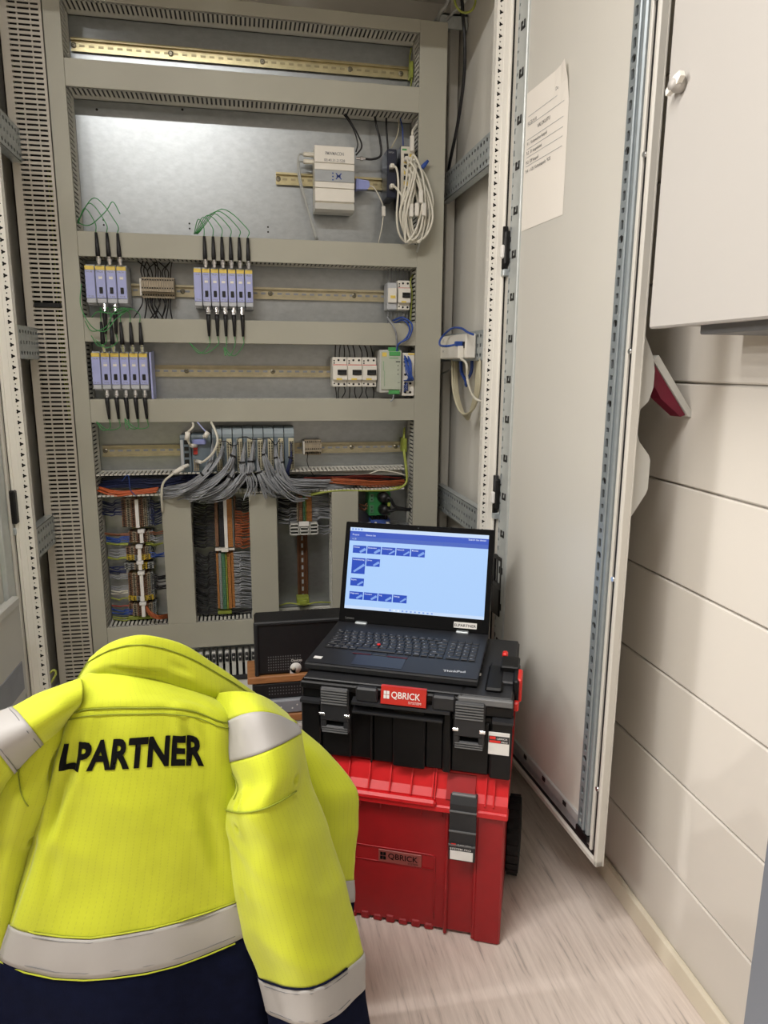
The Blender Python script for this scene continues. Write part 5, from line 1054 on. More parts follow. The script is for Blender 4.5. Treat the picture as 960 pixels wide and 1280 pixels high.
rows = [(['Fn', 'Ctrl', 'Win', 'Alt', ' ', 'Alt', 'Prt', 'Ctrl', '<', 'v', '>'], [1, 1, 1, 1, 5, 1, 1, 1, .95, .95, .95]), (['Shift'] + list('<ZXCVBNM;:_') + ['Shift'], [1.2] + [1]*11 + [1.75]), (['Caps'] + list('ASDFGHJKLOA') + ["'", 'Ent'], [1.5] + [1]*12 + [1.05]), (['Tab'] + list('QWERTYUIOPA') + ['^', 'Ent'], [1.3] + [1]*12 + [1.2]), (list('~1234567890+') + ["'", 'Back'], [1]*13 + [1.5]), (['Esc', 'F1', 'F2', 'F3', 'F4', 'F5', 'F6', 'F7', 'F8', 'F9', 'F10', 'F11', 'F12', 'Ins', 'Del'], [14.5/15]*15)]
kmesh = {}; xs0 = .018; leg = MB()
def key(x, y, w, h, s_):
    kk = (round(w, 4), round(h, 4))
    if kk not in kmesh:
        o = MB().box(-w/2, w/2, -h/2, h/2, 0, .0022, c=.0012).build('key', 'keycap', tr); kmesh[kk] = o.data; o.location = (x, y, kz(y)+.0004)
    else:
        o = bpy.data.objects.new('key', kmesh[kk]); COL.objects.link(o); o.parent = tr; o.location = (x, y, kz(y)+.0004)
    if s_.strip(): leg.text(s_, (x-w*.32, y+(.0005 if len(s_) < 2 else -.001), kz(y)+.0028), X, Y, .0062 if len(s_) < 2 else .0042, .01, 'L')
for r_, (ks, ws) in enumerate(rows):
    tot = sum(ws); x = xs0; un = .270/tot; y = ky0+kp*.93*(r_+.5)
    for s_, w_ in zip(ks, ws): key(x+un*w_/2, y, un*w_-.0024, kp*.93-.0026 if r_ < 5 else kp*.75, s_); x += un*w_
for r_, ks in enumerate((['0', ',', 'Ent'], ['1', '2', '3', 'Ent'], ['4', '5', '6', '+'], ['7', '8', '9', '+'], ['Nm', '/', '*', '-'], ['a', 'b', 'c', 'd'])):
    n = len(ks); x = .292
    for s_ in ks:
        w_ = .066/4*(2 if (n == 3 and s_ == '0') else 1); y = ky0+kp*.93*(r_+.5); key(x+w_/2, y, w_-.0022, kp*.93-.0026 if r_ < 5 else kp*.75, s_ if r_ < 5 else ''); x += w_
leg.build('key_legends', 'key_legend', tr, kind='stuff')
MB().lathe((.1345, ky0+kp*.93*2.02, kz(.12)+.002), Z, [(.0042, 0), (.0042, .0022), (.003, .003)], 12).build('pointing_stick', 'red_bright', dk, label='small red pointing stick between the keys')
tp = MB(); tp.prism([(.012, kz(.012)+.0002), (.066, kz(.066)+.0002), (.066, kz(.066)+.0008), (.012, kz(.012)+.0008)], (.10, 0, 0), Y, Z, X, .11); tp.build('touchpad', 'touchpad', dk)
for a, b in ((.088, .131), (.133, .165), (.167, .212)): MB().box(a, b, .068, .0815, kz(.07), kz(.07)+.0016, c=.0006).build('touchpad_button', 'keycap', dk)
B(.088, .131, .0668, .0676, kz(.07)+.001, kz(.07)+.0018).build('red_stripe', 'red_dark', dk); B(.167, .212, .0668, .0676, kz(.07)+.001, kz(.07)+.0018).build('red_stripe', 'red_dark', dk)
m = MB(); c30 = R(6); m.text('ThinkPad', (.298, .022, kz(.03)+.0006), Vector((math.cos(c30), math.sin(c30), .002)), Vector((-math.sin(c30), math.cos(c30), .017)), .0135, .012, 'L', .046); m.build('deck_logo', 'key_legend', dk)
B(.012, .030, .022, .034, kz(.02)+.0005, kz(.02)+.0012).build('deck_sticker', 'sticker_white', dk)
for x in (.045, .295): MB().box(x, x+.03, LD-.012, LD+.004, LT-.002, LT+.005, c=.002).build('hinge', 'galv', lp)
m = MB()
for (a, b) in ((.06, .075), (.085, .10), (.12, .135), (.15, .16)): m.box(LW-.0005, LW+.0006, a, b, .006, .013)
m.build('side_port', 'dark_interior', bs, kind='stuff'); MB().lathe((LW, .045, .009), X, [(.004, -.001), (.004, .003), (.002, .004)], 8).build('side_plug', 'chrome', bs)
# lid, tilted back about the hinge line
TL = R(17); LM_ = Matrix.Translation((0, LD-.002, LT-.002)) @ Matrix.Rotation(-TL, 4, 'X')
def lidmb(): q = MB(); q.T = LM_; return q
LH = .252
ll = lidmb().box(0, LW, .0, .007, .0, LH, c=.003).build('screen_lid', 'laptop', lp)
bz = lidmb().box(.001, LW-.001, -.0012, .002, .003, LH-.001, c=.001).build('bezel', 'screen_black', ll)
SX0, SX1, SZ0, SZ1 = .013, LW-.013, .036, LH-.014; SW, SH = SX1-SX0, SZ1-SZ0
def sc(name, m_, u0, u1, v0, v1, lev, par=None):      # u from left, v from top, fractions of the picture area
    y = -.0013-.00012*lev; return lidmb().box(SX0+SW*u0, SX0+SW*u1, y, y+.0001, SZ1-SH*v1, SZ1-SH*v0).build(name, m_, par or ll)
sc('screen', 'scr_bg', 0, 1, 0, 1, 0); sc('title_bar', 'scr_top', 0, 1, 0, .045, 1); sc('menu_bar', 'scr_bar', 0, 1, .045, .115, 1); sc('tool_bar', 'scr_bar2', 0, 1, .115, .165, 1); sc('task_bar', 'scr_top', 0, 1, .962, 1, 1)
tiles = [(.03+i*.107, .222, 0) for i in range(5)]+[(.03, .375, 1), (.137, .375, 0)]+[(.03, .625, 0)]+[(.03+i*.107, .79, 0) for i in range(4)]
TX, IC = lidmb(), lidmb(); rr = random.Random(2)
names = ['Devices', 'Parameters', 'Connections', 'Network', 'Modules', 'Commissioning', 'Drives', 'Export', 'Diagnostics', 'Firmware', 'Log', 'Settings']
for (u, v, big), nm_ in zip(tiles, names):
    hgt_ = .195 if big else .094; sc('tile', 'scr_tile', u, u+.10, v, v+hgt_, 1)
    TX.text(nm_, (SX0+SW*(u+.006), -.0017, SZ1-SH*(v+.028)), X, Z, .0048, .005, 'L')
    a, b = Vector((SX0+SW*(u+.055 if not big else u+.02), -.0016, SZ1-SH*(v+hgt_*.9))), Vector((SX0+SW*(u+.094), -.0016, SZ1-SH*(v+hgt_*.4)))
    d = (b-a).normalized(); q_ = Vector((-d.z, 0, d.x))*(.002+.0015*rr.random()); IC.add([a-q_*.5, b-q_, b+q_, a+q_], [(0, 1, 2, 3)])
for k in range(4): IC.box(SX0+SW*(.012+.022*k), SX0+SW*(.026+.022*k), -.0017, -.0016, SZ1-SH*.034, SZ1-SH*.012)
for k in range(11): (IC if k not in (1, 2) else TX).box(SX0+SW*(.33+.03*k), SX0+SW*(.343+.03*k), -.0017, -.0016, SZ1-SH*.99, SZ1-SH*.972)
for (u, v, s_) in ((.02, .098, 'Project'), (.12, .098, 'Device list'), (.86, .075, 'Search the device'), (.02, .150, 'v | b')): TX.text(s_, (SX0+SW*u, -.0017, SZ1-SH*v), X, Z, .006, 0, 'L')
TX.build('screen_text', 'scr_text', ll, kind='stuff'); IC.build('screen_icons', 'scr_icon', ll, kind='stuff')
lidmb().box(.288, .343, -.0018, -.001, .012, .026).build('lid_sticker', 'sticker_white', ll); q = lidmb(); q.text('ELPARTNER', (.2895, -.0021, .0155), X, Z, .0088, .014, 'L', .052); q.build('sticker_text', 'print_black', ll)
q = lidmb(); q.text('Lenovo', (.018, -.0015, .010), X, Z, .009, .0, 'L', .022); q.build('bezel_print', 'grey_lip', ll); q = lidmb(); q.lathe((LW/2, -.0014, LH-.007), -Y, [(.0018, 0), (.0018, .0004)], 10); q.build('webcam', 'charcoal', ll)

# ------------------------------------------------------------------ black perforated case on boards, standing in the cabinet base
bx = thing('equipment_case', 'black perforated case with a white round sticker, standing behind the laptop', 'case', (.13, 1.86, .40))
m = MB(); m.box(.010, .262, 1.805, 1.90, .404, .552, c=.006); cs_ = m.build('case_body', 'black_soft', bx)
m = MB(); m.box(.008, .264, 1.800, 1.812, .545, .556, c=.003); m.box(.008, .020, 1.799, 1.812, .404, .553, c=.003); m.build('case_edge', 'charcoal', cs_)
m = MB()
for i in range(14):
    for j in range(6): m.cyl((.045+i*.0065, 1.8045, .418+j*.0075), (.045+i*.0065, 1.806, .418+j*.0075), .0019, n=6)
m.build('perforation', 'grey_lip', cs_, kind='stuff')
m = MB(); m.lathe((.117, 1.8045, .420), -Y, [(.0155, 0), (.0155, .0005)], 20); m.box(.1015, .117, 1.8040, 1.8045, .4045, .420); m.build('sticker', 'sticker_white', bx); MB().lathe((.111, 1.8035, .419), -Y, [(.005, .0001), (.005, .0006)], 14).build('sticker_mark', 'offwhite', bx)
m = MB(); m.text('Devices', (.106, 1.8040, .4385), X, Z, .011, .01, 'L', .028); m.build('print', 'sticker_white', bx)
solo(B(-.012, .30, 1.797, 1.915, .384, .4035, c=.002), 'wooden_board', 'wood', 'orange-brown wooden board right under the black case behind the laptop', 'board', 'brown boards in the cabinet base')
m = MB().box(.0, .27, 1.80, 1.90, .337, .383, c=.004); t = solo(m, 'perforated_box', 'black_soft', 'low black perforated box between the two brown boards', 'case')
q = MB()
for i in range(12):
    for j in range(3): q.cyl((-.09+i*.0075, -.0505, .014+j*.009), (-.09+i*.0075, -.0492, .014+j*.009), .0019, n=6)
q.build('perforation', 'grey_lip', t, kind='stuff')
t = solo(B(.0, .28, 1.79, 1.90, .296, .336, c=.004), 'device_case', 'sheet_grey', 'flat grey case with small white dots above the lower brown board', 'case')
for x, z in ((.075-.14, .020), (.105-.14, .015), (.118-.14, .024)): MB().cyl((x, -.0556, z), (x, -.0545, z), .0022, n=8).build('indicator', 'sticker_white', t)
solo(B(-.012, .30, 1.787, 1.915, .274, .295, c=.002), 'wooden_board', 'wood', 'lower brown wooden board, half hidden by the jacket collar', 'board', 'brown boards in the cabinet base')
t = solo(B(.0, .28, 1.79, 1.90, .236, .273, c=.004), 'device_case', 'light_grey', 'pale grey case at the very bottom of the pile behind the jacket collar', 'case'); B(-.02, .0, -.056, -.054, .02, .028).build('label', 'sticker_white', t)

# ------------------------------------------------------------------ white wall cabinet, its bracket, the grey locker
wc = thing('wall_cabinet', 'white wall cabinet with a small turn latch, high on the right wall', 'cabinet', (.75, .70, 1.289))
MB().box(.682, WX-.009, .22, 1.098, 1.289, 1.98, c=.003).build('body', 'white_paint', wc); dw = MB().box(.662, .681, .215, 1.103, 1.284, 1.985, c=.003).build('door', 'white_paint', wc)
p = atx(848, 106, .655); lt = MB().lathe((.662, p.y, p.z), -X, [(.011, 0), (.011, .012), (.008, .016), (.008, .02)], 16).build('latch_boss', 'white_paint', dw)
MB().prism([(-.018, -.012), (-.020, -.004), (.0, .010), (.014, .012), (.018, .004), (.010, -.004)], (.646, p.y, p.z+.002), -Y*1.0, Z, X, .008).build('latch_lever', 'white_plastic', lt)
br = MB(); br.box(.70, .82, .60, 1.02, 1.272, 1.288, c=.002); solo(br, 'mounting_bracket', 'grey_lip', 'dark grey bracket under the white wall cabinet', 'bracket')
p = at(957, 405, .93); solo(MB().lathe((p.x+.02, .90, 1.262), Z, [(.012, 0), (.028, .006), (.032, .02), (.03, .026)], 16), 'cable_gland', 'copper', 'brown-orange fitting under the white wall cabinet, cut by the right picture edge', 'fitting')
lk = thing('locker', 'dark grey steel cabinet edge at the lower right corner of the picture', 'cabinet', (.775, .5, 0))
MB().box(.702, WX-.024, .22, .762, .03, .98, c=.004).build('body', 'locker', lk); MB().box(.698, .7015, .225, .757, .05, .97, c=.002).build('door', 'locker', lk); MB().box(.71, WX-.03, .23, .75, 0, .03).build('base', 'black_soft', lk)

# ------------------------------------------------------------------ chair that carries the jacket
ch = thing('office_chair', 'dark chair completely covered by the yellow work jacket', 'chair', (-.12, 1.08, 0))
q = MB().box(-.20, -.04, 1.045, 1.065, .48, .74, c=.01); q.build('backrest', 'chair', ch)
MB().box(-.28, .05, 1.08, 1.42, .42, .46, c=.02).build('seat', 'chair', ch)
for x in (-.255, .025):
    for y in (1.10, 1.40): MB().cyl((x, y, 0), (x, y, .42), .012, n=10).build('leg', 'chair', ch)
for x in (-.18, -.06): MB().tube([(x, 1.07, .52), (x, 1.075, .47), (x, 1.10, .435)], .012, 8).build('back_strut', 'chair', ch)

# ------------------------------------------------------------------ hi-vis jacket hanging over the chair
jk = thing('work_jacket', 'bright yellow work jacket with grey reflective tape and navy hem, hung on a chair', 'jacket', (-.10, .95, .10))
def crc(P, n, closed):
    """uniform resample of a Catmull-Rom curve through P"""
    P = [Vector(p) for p in P]; N = len(P); out = []; seg = N if closed else N-1
    g = lambda i: P[i % N] if closed else P[max(0, min(N-1, i))]
    D = []
    for i in range(seg):
        for j in range(8):
            t = j/8; p0, p1, p2, p3 = g(i-1), g(i), g(i+1), g(i+2)
            D.append(.5*((2*p1)+(p2-p0)*t+(2*p0-5*p1+4*p2-p3)*t*t+(3*p1-p0-3*p2+p3)*t**3))
    D.append(P[0] if closed else P[-1])
    L = [0]
    for a, b in zip(D, D[1:]): L.append(L[-1]+(b-a).length)
    m = n if closed else n-1
    for k in range(n):
        s_ = L[-1]*k/m; i = 0
        lo, hi = 0, len(L)-1
        while hi-lo > 1:
            md = (lo+hi)//2
            if L[md] <= s_: lo = md
            else: hi = md
        f = (s_-L[lo])/max(1e-9, L[lo+1]-L[lo]); out.append(D[lo].lerp(D[lo+1], f))
    return out
class Loft:
    """surface through rings of points; rows are interpolated smoothly, ranges of it are cut out as separate cloth pieces"""
    def __init__(s, rings, n, sub, closed=True, wr=.004, seed=0., ws=(9, 9, 5), flip=1, cre=()):
        s.n, s.sub, s.closed, s.flip = n, sub, closed, flip
        G = [crc(r, n, closed) for r in rings]; s.G = []; m = len(G)
        for i in range(m-1):
            for j in range(sub):
                t = j/sub; row = []
                for k in range(n):
                    p0, p1, p2, p3 = G[max(0, i-1)][k], G[i][k], G[i+1][k], G[min(m-1, i+2)][k]
                    row.append(.5*((2*p1)+(p2-p0)*t+(2*p0-5*p1+4*p2-p3)*t*t+(3*p1-p0-3*p2+p3)*t**3))
                s.G.append(row)
        s.G.append(G[-1]); G = s.G; M_ = len(G); s.N = []
        for i in range(M_):
            row = []
            for k in range(n):
                a = G[min(i+1, M_-1)][k]-G[max(i-1, 0)][k]
                if closed: b = G[i][(k+1) % n]-G[i][k-1]
                else: b = G[i][min(k+1, n-1)]-G[i][max(k-1, 0)]
                v = a.cross(b)*s.flip; row.append(v.normalized() if v.length > 1e-9 else Vector((0, -1, 0)))
            s.N.append(row)
        off = Vector((seed*7.3, seed*3.1, seed))
        if wr:
            for i in range(M_):
                for k in range(n):
                    p = G[i][k]; q = Vector((p.x*ws[0], p.y*ws[1], p.z*ws[2]))+off
                    d = noise.noise(q)*wr+noise.noise(q*2.7+Vector((5, 1, 2)))*wr*.45
                    rd = noise.noise(Vector((p.x*5+p.z*6, p.y*4, p.z*3))+off); d += wr*.6*(1-min(1, abs(rd)*6))
                    for (A, B_, dp, wd) in cre:
                        ab = B_-A; t = max(0., min(1., (p-A).dot(ab)/ab.length_squared)); ds = (p-A-ab*t).length; e = math.sin(math.pi*min(1, max(0, .08+t*.9)))
                        if ds < wd*4: x_ = ds/wd; d += dp*e*((1.6*x_*x_-1)*math.exp(-x_*x_))
                    G[i][k] = p+s.N[i][k]*d
        s.U = [0]
        for k in range(1, n+1): s.U.append(s.U[-1]+(G[M_//2][k % n]-G[M_//2][k-1]).length)
        s.V = [0]
        for i in range(1, M_): s.V.append(s.V[-1]+(G[i][n//3]-G[i-1][n//3]).length)
    def pt(s, r, c, lift=0):
        r = max(0, min(len(s.G)-1.001, r)); i = int(r); f = r-i
        if s.closed: c %= s.n
        else: c = max(0, min(s.n-1.001, c))
        k = int(c); g = c-k; k1 = (k+1) % s.n if s.closed else min(k+1, s.n-1)
        a = s.G[i][k].lerp(s.G[i][k1], g); b = s.G[i+1][k].lerp(s.G[i+1][k1], g)
        return a.lerp(b, f)+s.N[i][k].lerp(s.N[i+1][k1], .5).normalized()*lift
    def piece(s, r0, r1, name, m, par, lift=0., c0=None, c1=None, bulge=0., thick=.0016):
        """rows r0..r1 in ring units"""
        a, b = int(round(r0*s.sub)), int(round(r1*s.sub)); q = MB(); q.uv = []
        cs_ = list(range(s.n+1)) if s.closed else list(range(s.n))
        if c0 is not None: cs_ = list(range(c0, c1+1))
        w = len(cs_)
        for i in range(a, b+1):
            f = (i-a)/max(1, b-a); lf = lift+bulge*math.sin(math.pi*f)
            for k in cs_:
                q.v.append(s.G[i][k % s.n]+s.N[i][k % s.n]*lf); q.uv.append((s.U[min(k, s.n)], s.V[i]))
        for i in range(b-a):
            for j in range(w-1): fc_ = [i*w+j, (i+1)*w+j, (i+1)*w+j+1, i*w+j+1]; q.f.append(fc_ if s.flip > 0 else fc_[::-1]); q.sm.append(True)
        o = q.build(name, m, par)
        md = o.modifiers.new('cloth', 'SOLIDIFY'); md.thickness = thick; md.offset = -1
        return o
    def seam(s, pts, name, par, r=.0011, m='seam', lift=.0016):
        """stitched line through (ring, column) pairs"""
        q = MB(); P = []
        for (a, b) in zip(pts, pts[1:]):
            for j in range(8): t = j/8; P.append(s.pt((a[0]+(b[0]-a[0])*t)*s.sub, a[1]+(b[1]-a[1])*t, lift))
        P.append(s.pt(pts[-1][0]*s.sub, pts[-1][1], lift)); q.tube(P, r, 5); return q.build(name, m, par)
# body: every ring starts at the left back edge, runs along the visible back to the right, then closes behind
def ring(pts, y0, bul, back, lx=-.035, rx_=.03):
    n = len(pts); P = []
    for i, (px, py) in enumerate(pts):
        f = i/(n-1); P.append(at(px, py, y0-bul*math.sin(math.pi*f)))
    a, b = P[0], P[-1]
    return P+[b+Vector((rx_*.9, back*.45, -.020)), b+Vector((rx_*.4, back, -.045)), (a+b)/2+Vector((0, back*1.12, -.055)), a+Vector((lx*.4, back, -.045)), a+Vector((lx*.9, back*.45, -.020))]
BR = [ring([(112, 842), (128, 838), (148, 837), (172, 838), (200, 842), (226, 850), (250, 861)], 1.015, .012, .05, .005, .0),
      ring([(100, 852), (120, 849), (146, 849), (176, 851), (208, 856), (240, 866), (268, 878)], .995, .014, .08, .0, .01),
      ring([(92, 868), (114, 866), (146, 866), (178, 867), (212, 870), (246, 880), (277, 890)], .975, .016, .12, -.01, .02),
      ring([(84, 893), (106, 887), (142, 885), (178, 885), (212, 885), (248, 891), (282, 904)], .962, .020, .16),
      ring([(74, 930), (100, 930), (138, 930), (176, 929), (214, 928), (252, 930), (288, 940)], .955, .024, .16),
      ring([(66, 968), (94, 972), (134, 973), (174, 972), (214, 970), (256, 970), (294, 978)], .950, .026, .16),
      ring([(50, 1035), (84, 1042), (128, 1044), (172, 1043), (216, 1038), (258, 1034), (298, 1030)], .944, .030, .16),
      ring([(32, 1105), (72, 1116), (122, 1118), (170, 1114), (216, 1106), (262, 1096), (306, 1086)], .938, .036, .17),
      ring([(14, 1157), (58, 1170), (110, 1174), (160, 1168), (208, 1158), (258, 1142), (312, 1118)], .932, .042, .18),
      ring([(2, 1198), (50, 1217), (104, 1223), (158, 1217), (208, 1207), (260, 1190), (320, 1160)], .928, .046, .18),
      ring([(-14, 1285), (38, 1308), (98, 1316), (156, 1312), (210, 1302), (266, 1284), (334, 1250)], .926, .048, .18),
      ring([(-34, 1400), (28, 1424), (92, 1434), (154, 1432), (212, 1424), (272, 1408), (350, 1372)], .926, .048, .18)]
BN = 150
cr_ = lambda y, *L: [(at(a, b, y), at(c, d, y), dp, w) for a, b, c, d, dp, w in L]
bdy = Loft(BR, BN, 11, True, .0036, 1., cre=cr_(.935, (104, 882, 84, 985, 0.0170, .011), (84, 960, 52, 1060, 0.0136, .012), (222, 876, 246, 945, 0.0136, .010), (262, 884, 284, 960, 0.0102, .009), (120, 860, 104, 892, 0.0102, .008), (234, 862, 222, 900, 0.0102, .008),
  (150, 1078, 214, 1104, 0.0059, .006), (128, 1000, 210, 1012, 0.0043, .008), (196, 1045, 262, 1020, 0.0051, .007), (110, 1090, 175, 1062, 0.0043, .007), (70, 1060, 60, 1150, 0.0085, .014), (250, 1000, 282, 1110, 0.0085, .014), (40, 1230, 60, 1300, 0.0068, .012), (230, 1220, 240, 1300, 0.0085, .014)))
yk = bdy.piece(0, 3, 'yoke', 'hivis', jk, bulge=.003); bp_ = bdy.piece(3, 8, 'back_panel', 'hivis', jk, bulge=.0015)
tp_ = bdy.piece(8, 9, 'waist_tape', 'reflect_tape', jk, lift=.002, label=None) if 0 else bdy.piece(8, 9, 'waist_tape', 'reflect_tape', jk, lift=.0016); tp_['label'] = 'grey reflective tape around the waist'
nv = bdy.piece(9, 11, 'navy_hem', 'navy_cloth', jk); nv['label'] = 'navy blue lower part of the jacket'
# columns of the visible back: fraction of ring length covered by the first seven control points
def colmap(ringi):
    r = BR[ringi]; 
    P = crc(r, 400, True); L = 0; tot = sum((P[i]-P[i-1]).length for i in range(400)); tgt = r[6]; best = min(range(400), key=lambda i: (P[i]-tgt).length)
    return best/400*BN
CB = colmap(5)
bdy.seam([(3.0, 0), (3.0, CB*.5), (3.0, CB)], 'yoke_seam', yk, .0010); bdy.seam([(3.22, 0), (3.2, CB*.5), (3.22, CB)], 'yoke_seam', yk, .0008)
bdy.seam([(8.08, 0), (8.08, CB)], 'tape_stitch', tp_, .0006, 'grey_lip'); bdy.seam([(8.9, 0), (8.9, CB)], 'tape_stitch', tp_, .0006, 'grey_lip'); bdy.seam([(7.96, 0), (7.96, CB)], 'tape_edge', tp_, .0012, 'hivis'); bdy.seam([(9.03, 0), (9.03, CB)], 'tape_edge', tp_, .0012, 'hivis')
# lettering printed on the back
v, f = text2d('LPARTNER', .038); x0 = min(p[0] for p in v); x1 = max(p[0] for p in v)
bm = bmesh.new(); bvs = [bm.verts.new((p[0], p[1], 0)) for p in v]
for fc in f:
    try: bm.faces.new([bvs[i] for i in fc])
    except ValueError: pass
bmesh.ops.triangulate(bm, faces=bm.faces); 
for _ in range(3):
    ed = [e for e in bm.edges if e.calc_length() > .09]
    if ed: bmesh.ops.subdivide_edges(bm, edges=ed, cuts=1); bmesh.ops.triangulate(bm, faces=[fc for fc in bm.faces if len(fc.verts) > 3])
q = MB(); bm.verts.index_update()
for vv in bm.verts:
    u = (vv.co.x-x0)/(x1-x0); h = vv.co.y/.72
    c_ = CB*(.055+.745*u); r_ = 4.80-.02*math.sin(u*3.14)-.14*u-(.86+.04*u)*h
    q.v.append(bdy.pt(r_*bdy.sub, c_, .0026))
for fc in bm.faces: q.f.append([vv.index for vv in fc.verts]); q.sm.append(True)
bm.free(); o = q.build('back_print', 'print_black', bp_); o['label'] = 'black printed lettering across the back'
# sleeves
def srow(Lp, Mp, Rp, y, hd):
    l, m_, r_ = at(*Lp, y), at(*Mp, y-hd), at(*Rp, y); c = (l+r_)/2; far = Vector((c.x, y+hd, c.z+(c.z-m_.z)*.6))
    q = lambda a, b, c_, t: a*(1-t)**2+c_*t*t+b*2*t*(1-t)
    bm_ = m_*2-(l+r_)*.5; bf = far*2-(l+r_)*.5
    return [l]+[q(l, bm_, r_, t)+Vector((0, -hd*.18*math.sin(math.pi*t), 0)) for t in (.12, .3, .5, .7, .88)]+[r_]+[q(r_, bf, l, t) for t in (.12, .3, .5, .7, .88)]
SRr = [srow((268, 868), (318, 866), (360, 894), 1.01, .03), srow((280, 906), (322, 887), (371, 907), .985, .05), srow((287, 952), (332, 934), (376, 916), .965, .062),
       srow((295, 984), (340, 968), (382, 948), .952, .066), srow((283, 1010), (330, 1004), (388, 972), .945, .072), srow((284, 1050), (342, 1048), (406, 1024), .938, .068),
       srow((290, 1105), (354, 1108), (425, 1084), .93, .064), srow((304, 1166), (370, 1168), (443, 1142), .92, .06), srow((325, 1220), (388, 1228), (454, 1190), .91, .056), srow((335, 1260), (396, 1272), (458, 1233), .905, .056), srow((345, 1320), (402, 1334), (466, 1300), .90, .056), srow((352, 1400), (408, 1412), (472, 1380), .90, .054)]
sr = Loft(SRr, 90, 10, True, .0045, 4., (8, 8, 7), cre=cr_(.90, (284, 1014, 384, 966, 0.0102, .007), (292, 1000, 350, 992, 0.0051, .006), (286, 1040, 330, 1022, 0.0068, .007), (300, 1120, 350, 1085, 0.0051, .008), (400, 1020, 425, 1110, 0.0051, .010), (288, 920, 296, 985, 0.0068, .008), (330, 1180, 420, 1140, 0.0051, .009)))
o = sr.piece(0, 1, 'shoulder_cap', 'hivis', jk); o2 = sr.piece(1, 2, 'shoulder_tape', 'reflect_tape', jk, lift=.001); o2['label'] = 'grey reflective patch on the right shoulder'
sl = sr.piece(2, 8, 'right_sleeve', 'hivis', jk); sl['label'] = 'yellow right sleeve hanging free'; o3 = sr.piece(8, 9, 'cuff_tape', 'reflect_tape', jk, lift=.0014); o3['label'] = 'grey reflective tape on the right cuff'; sr.piece(9, 11, 'navy_cuff', 'navy_cloth', jk)
sr.seam([(4.02, 0), (3.98, 18), (4.0, 36)], 'elbow_seam', sl, .0012); sr.seam([(2.1, 2), (2.9, 5), (3.6, 7)], 'sleeve_stitch', sl, .0008); sr.seam([(7.97, 0), (7.97, 36)], 'tape_edge', sl, .0014, 'navy_cloth'); sr.seam([(8.1, 0), (8.1, 36)], 'tape_stitch', o3, .0006, 'grey_lip'); sr.seam([(8.9, 0), (8.9, 36)], 'tape_stitch', o3, .0006, 'grey_lip')
SLl = [srow((100, 846), (104, 872), (90, 902), .985, .03), srow((56, 864), (78, 884), (74, 916), .975, .042), srow((17, 886), (42, 906), (57, 936), .968, .046), srow((-28, 905), (-2, 932), (21, 972), .962, .046),
       srow((-60, 945), (-30, 970), (-4, 1008), .96, .046), srow((-92, 1005), (-58, 1022), (-30, 1046), .96, .044), srow((-110, 1085), (-72, 1096), (-40, 1098), .955, .042), srow((-118, 1170), (-80, 1182), (-42, 1172), .95, .042),
       srow((-122, 1235), (-84, 1248), (-44, 1236), .945, .04), srow((-124, 1278), (-86, 1292), (-46, 1279), .94, .04), srow((-126, 1340), (-88, 1354), (-48, 1340), .94, .04)]
s2 = Loft(SLl, 72, 10, True, .0035, 9., (8, 8, 7))
o = s2.piece(0, 2, 'shoulder_cap', 'hivis', jk); o3 = s2.piece(2, 3, 'shoulder_tape', 'reflect_tape', jk, lift=.001); o3['label'] = 'grey reflective patch on the left shoulder'
s2.piece(7, 8, 'cuff_tape', 'reflect_tape', jk, lift=.001); s2.piece(8, 9, 'navy_cuff', 'navy_cloth', jk); sl2 = s2.piece(3, 7, 'left_sleeve', 'hivis', jk); sl2['label'] = 'yellow left sleeve cut by the left picture edge'
s2.seam([(2.12, 0), (2.12, 36)], 'tape_stitch', o3, .0006, 'grey_lip'); s2.seam([(2.9, 0), (2.9, 36)], 'tape_stitch', o3, .0006, 'grey_lip')
SPl = [srow((40, 885), (66, 892), (98, 880), .99, .03), srow((10, 930), (50, 944), (94, 918), .985, .040), srow((-14, 975), (30, 996), (84, 965), .98, .046), srow((-22, 1012), (18, 1036), (72, 1010), .978, .044), srow((-26, 1040), (12, 1058), (58, 1044), .978, .040),
       srow((-26, 1062), (8, 1078), (50, 1064), .978, .040), srow((-30, 1130), (0, 1142), (34, 1122), .975, .038), srow((-32, 1230), (-8, 1240), (16, 1225), .97, .036), srow((-34, 1300), (-12, 1310), (8, 1292), .97, .036), srow((-36, 1390), (-14, 1400), (0, 1385), .97, .036)]
s3 = Loft(SPl, 72, 9, True, .0045, 17., (8, 8, 7), cre=cr_(.95, (-10, 1022, 50, 1056, 0.0119, .007), (84, 930, 40, 1000, 0.0119, .010), (60, 905, 10, 990, 0.0068, .008), (20, 1080, 10, 1150, 0.0068, .01)))
o = s3.piece(0, 7, 'side_panel', 'hivis', jk); o['label'] = 'yellow crumpled side of the jacket at the left'; s3.piece(7, 9, 'navy_side', 'navy_cloth', jk)
s3.seam([(.55, 3), (1.3, 14), (2.2, 22)], 'armhole_seam', o, .001)
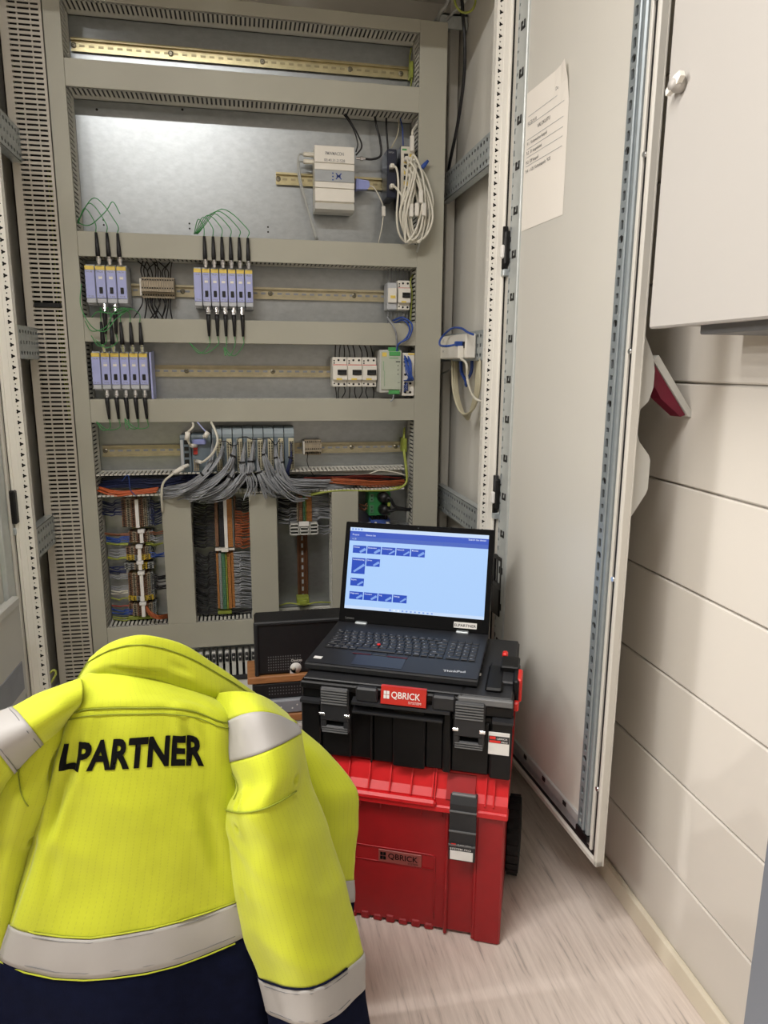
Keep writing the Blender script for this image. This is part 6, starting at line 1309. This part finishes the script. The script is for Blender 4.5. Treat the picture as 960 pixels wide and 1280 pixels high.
# right front panel behind the sleeve
def frow(x0, xr, yl, yr, y, hd=.028): return srow((x0, yl), ((x0+xr)/2, (yl+yr)/2), (xr, yr), y, hd)
FR = [frow(346, 378, 905, 912, 1.10, .02), frow(340, 410, 935, 940, 1.08), frow(336, 440, 972, 975, 1.06), frow(338, 450, 996, 995, 1.05), frow(340, 449, 1030, 1030, 1.045), frow(344, 444, 1075, 1072, 1.04), frow(346, 443, 1105, 1100, 1.035), frow(348, 443, 1132, 1127, 1.03), frow(350, 438, 1220, 1215, 1.03), frow(350, 430, 1330, 1325, 1.03)]
fr = Loft(FR, 60, 7, True, .003, 14.)
o = fr.piece(0, 6, 'front_panel', 'hivis', jk); o['label'] = 'yellow front panel showing behind the right sleeve'; o4 = fr.piece(6, 7, 'front_tape', 'reflect_tape', jk, lift=.001); fr.piece(7, 9, 'navy_front', 'navy_cloth', jk)
# collar: open strip from the left end round the neck to the right front end
CB0 = [(96, 853, 1.060), (112, 849, 1.015), (148, 848, 0.992), (188, 853, 0.988), (226, 864, 0.990), (262, 878, 1.002), (300, 891, 1.040), (336, 901, 1.090), (370, 910, 1.140)]
CB1 = [(97, 850, 1.047), (113, 838, 1.002), (150, 828, 0.980), (190, 831, 0.976), (232, 845, 0.982), (272, 863, 0.997), (310, 880, 1.032), (342, 895, 1.077), (371, 908, 1.122)]
CB2 = [(99, 846, 1.04), (120, 818, 1.005), (152, 802, .988), (186, 799, .986), (228, 811, .995), (270, 835, 1.015), (310, 862, 1.045), (342, 884, 1.08), (371, 904, 1.112)]
CB3 = [(100, 845, 1.045), (122, 815, 1.015), (153, 799, 1.0), (187, 796, .998), (229, 808, 1.007), (271, 832.5, 1.028), (311, 860.5, 1.056), (343, 882.5, 1.09), (371, 903, 1.116)]
CB4 = [(101, 850, 1.05), (124, 826, 1.03), (154, 816, 1.018), (190, 815, 1.016), (232, 828, 1.026), (272, 849, 1.046), (312, 872, 1.072), (343, 889, 1.10), (370, 905, 1.12)]
cl = Loft([[at(*p) for p in r_] for r_ in (CB0, CB1, CB2, CB3, CB4)], 110, 9, False, .003, 20., flip=-1, cre=cr_(.98, (130, 838, 210, 842, 0.0068, .007), (215, 830, 260, 852, 0.0068, .007), (240, 862, 330, 894, 0.0051, .006)))
o = cl.piece(0, 4, 'collar', 'hivis', jk, thick=.003); o['label'] = 'yellow stand-up collar'; cl.seam([(1.72, 0), (1.70, 45), (1.72, 89)], 'collar_stitch', o, .0009); cl.seam([(.06, 0), (.06, 45), (.06, 89)], 'collar_seam', o, .001)
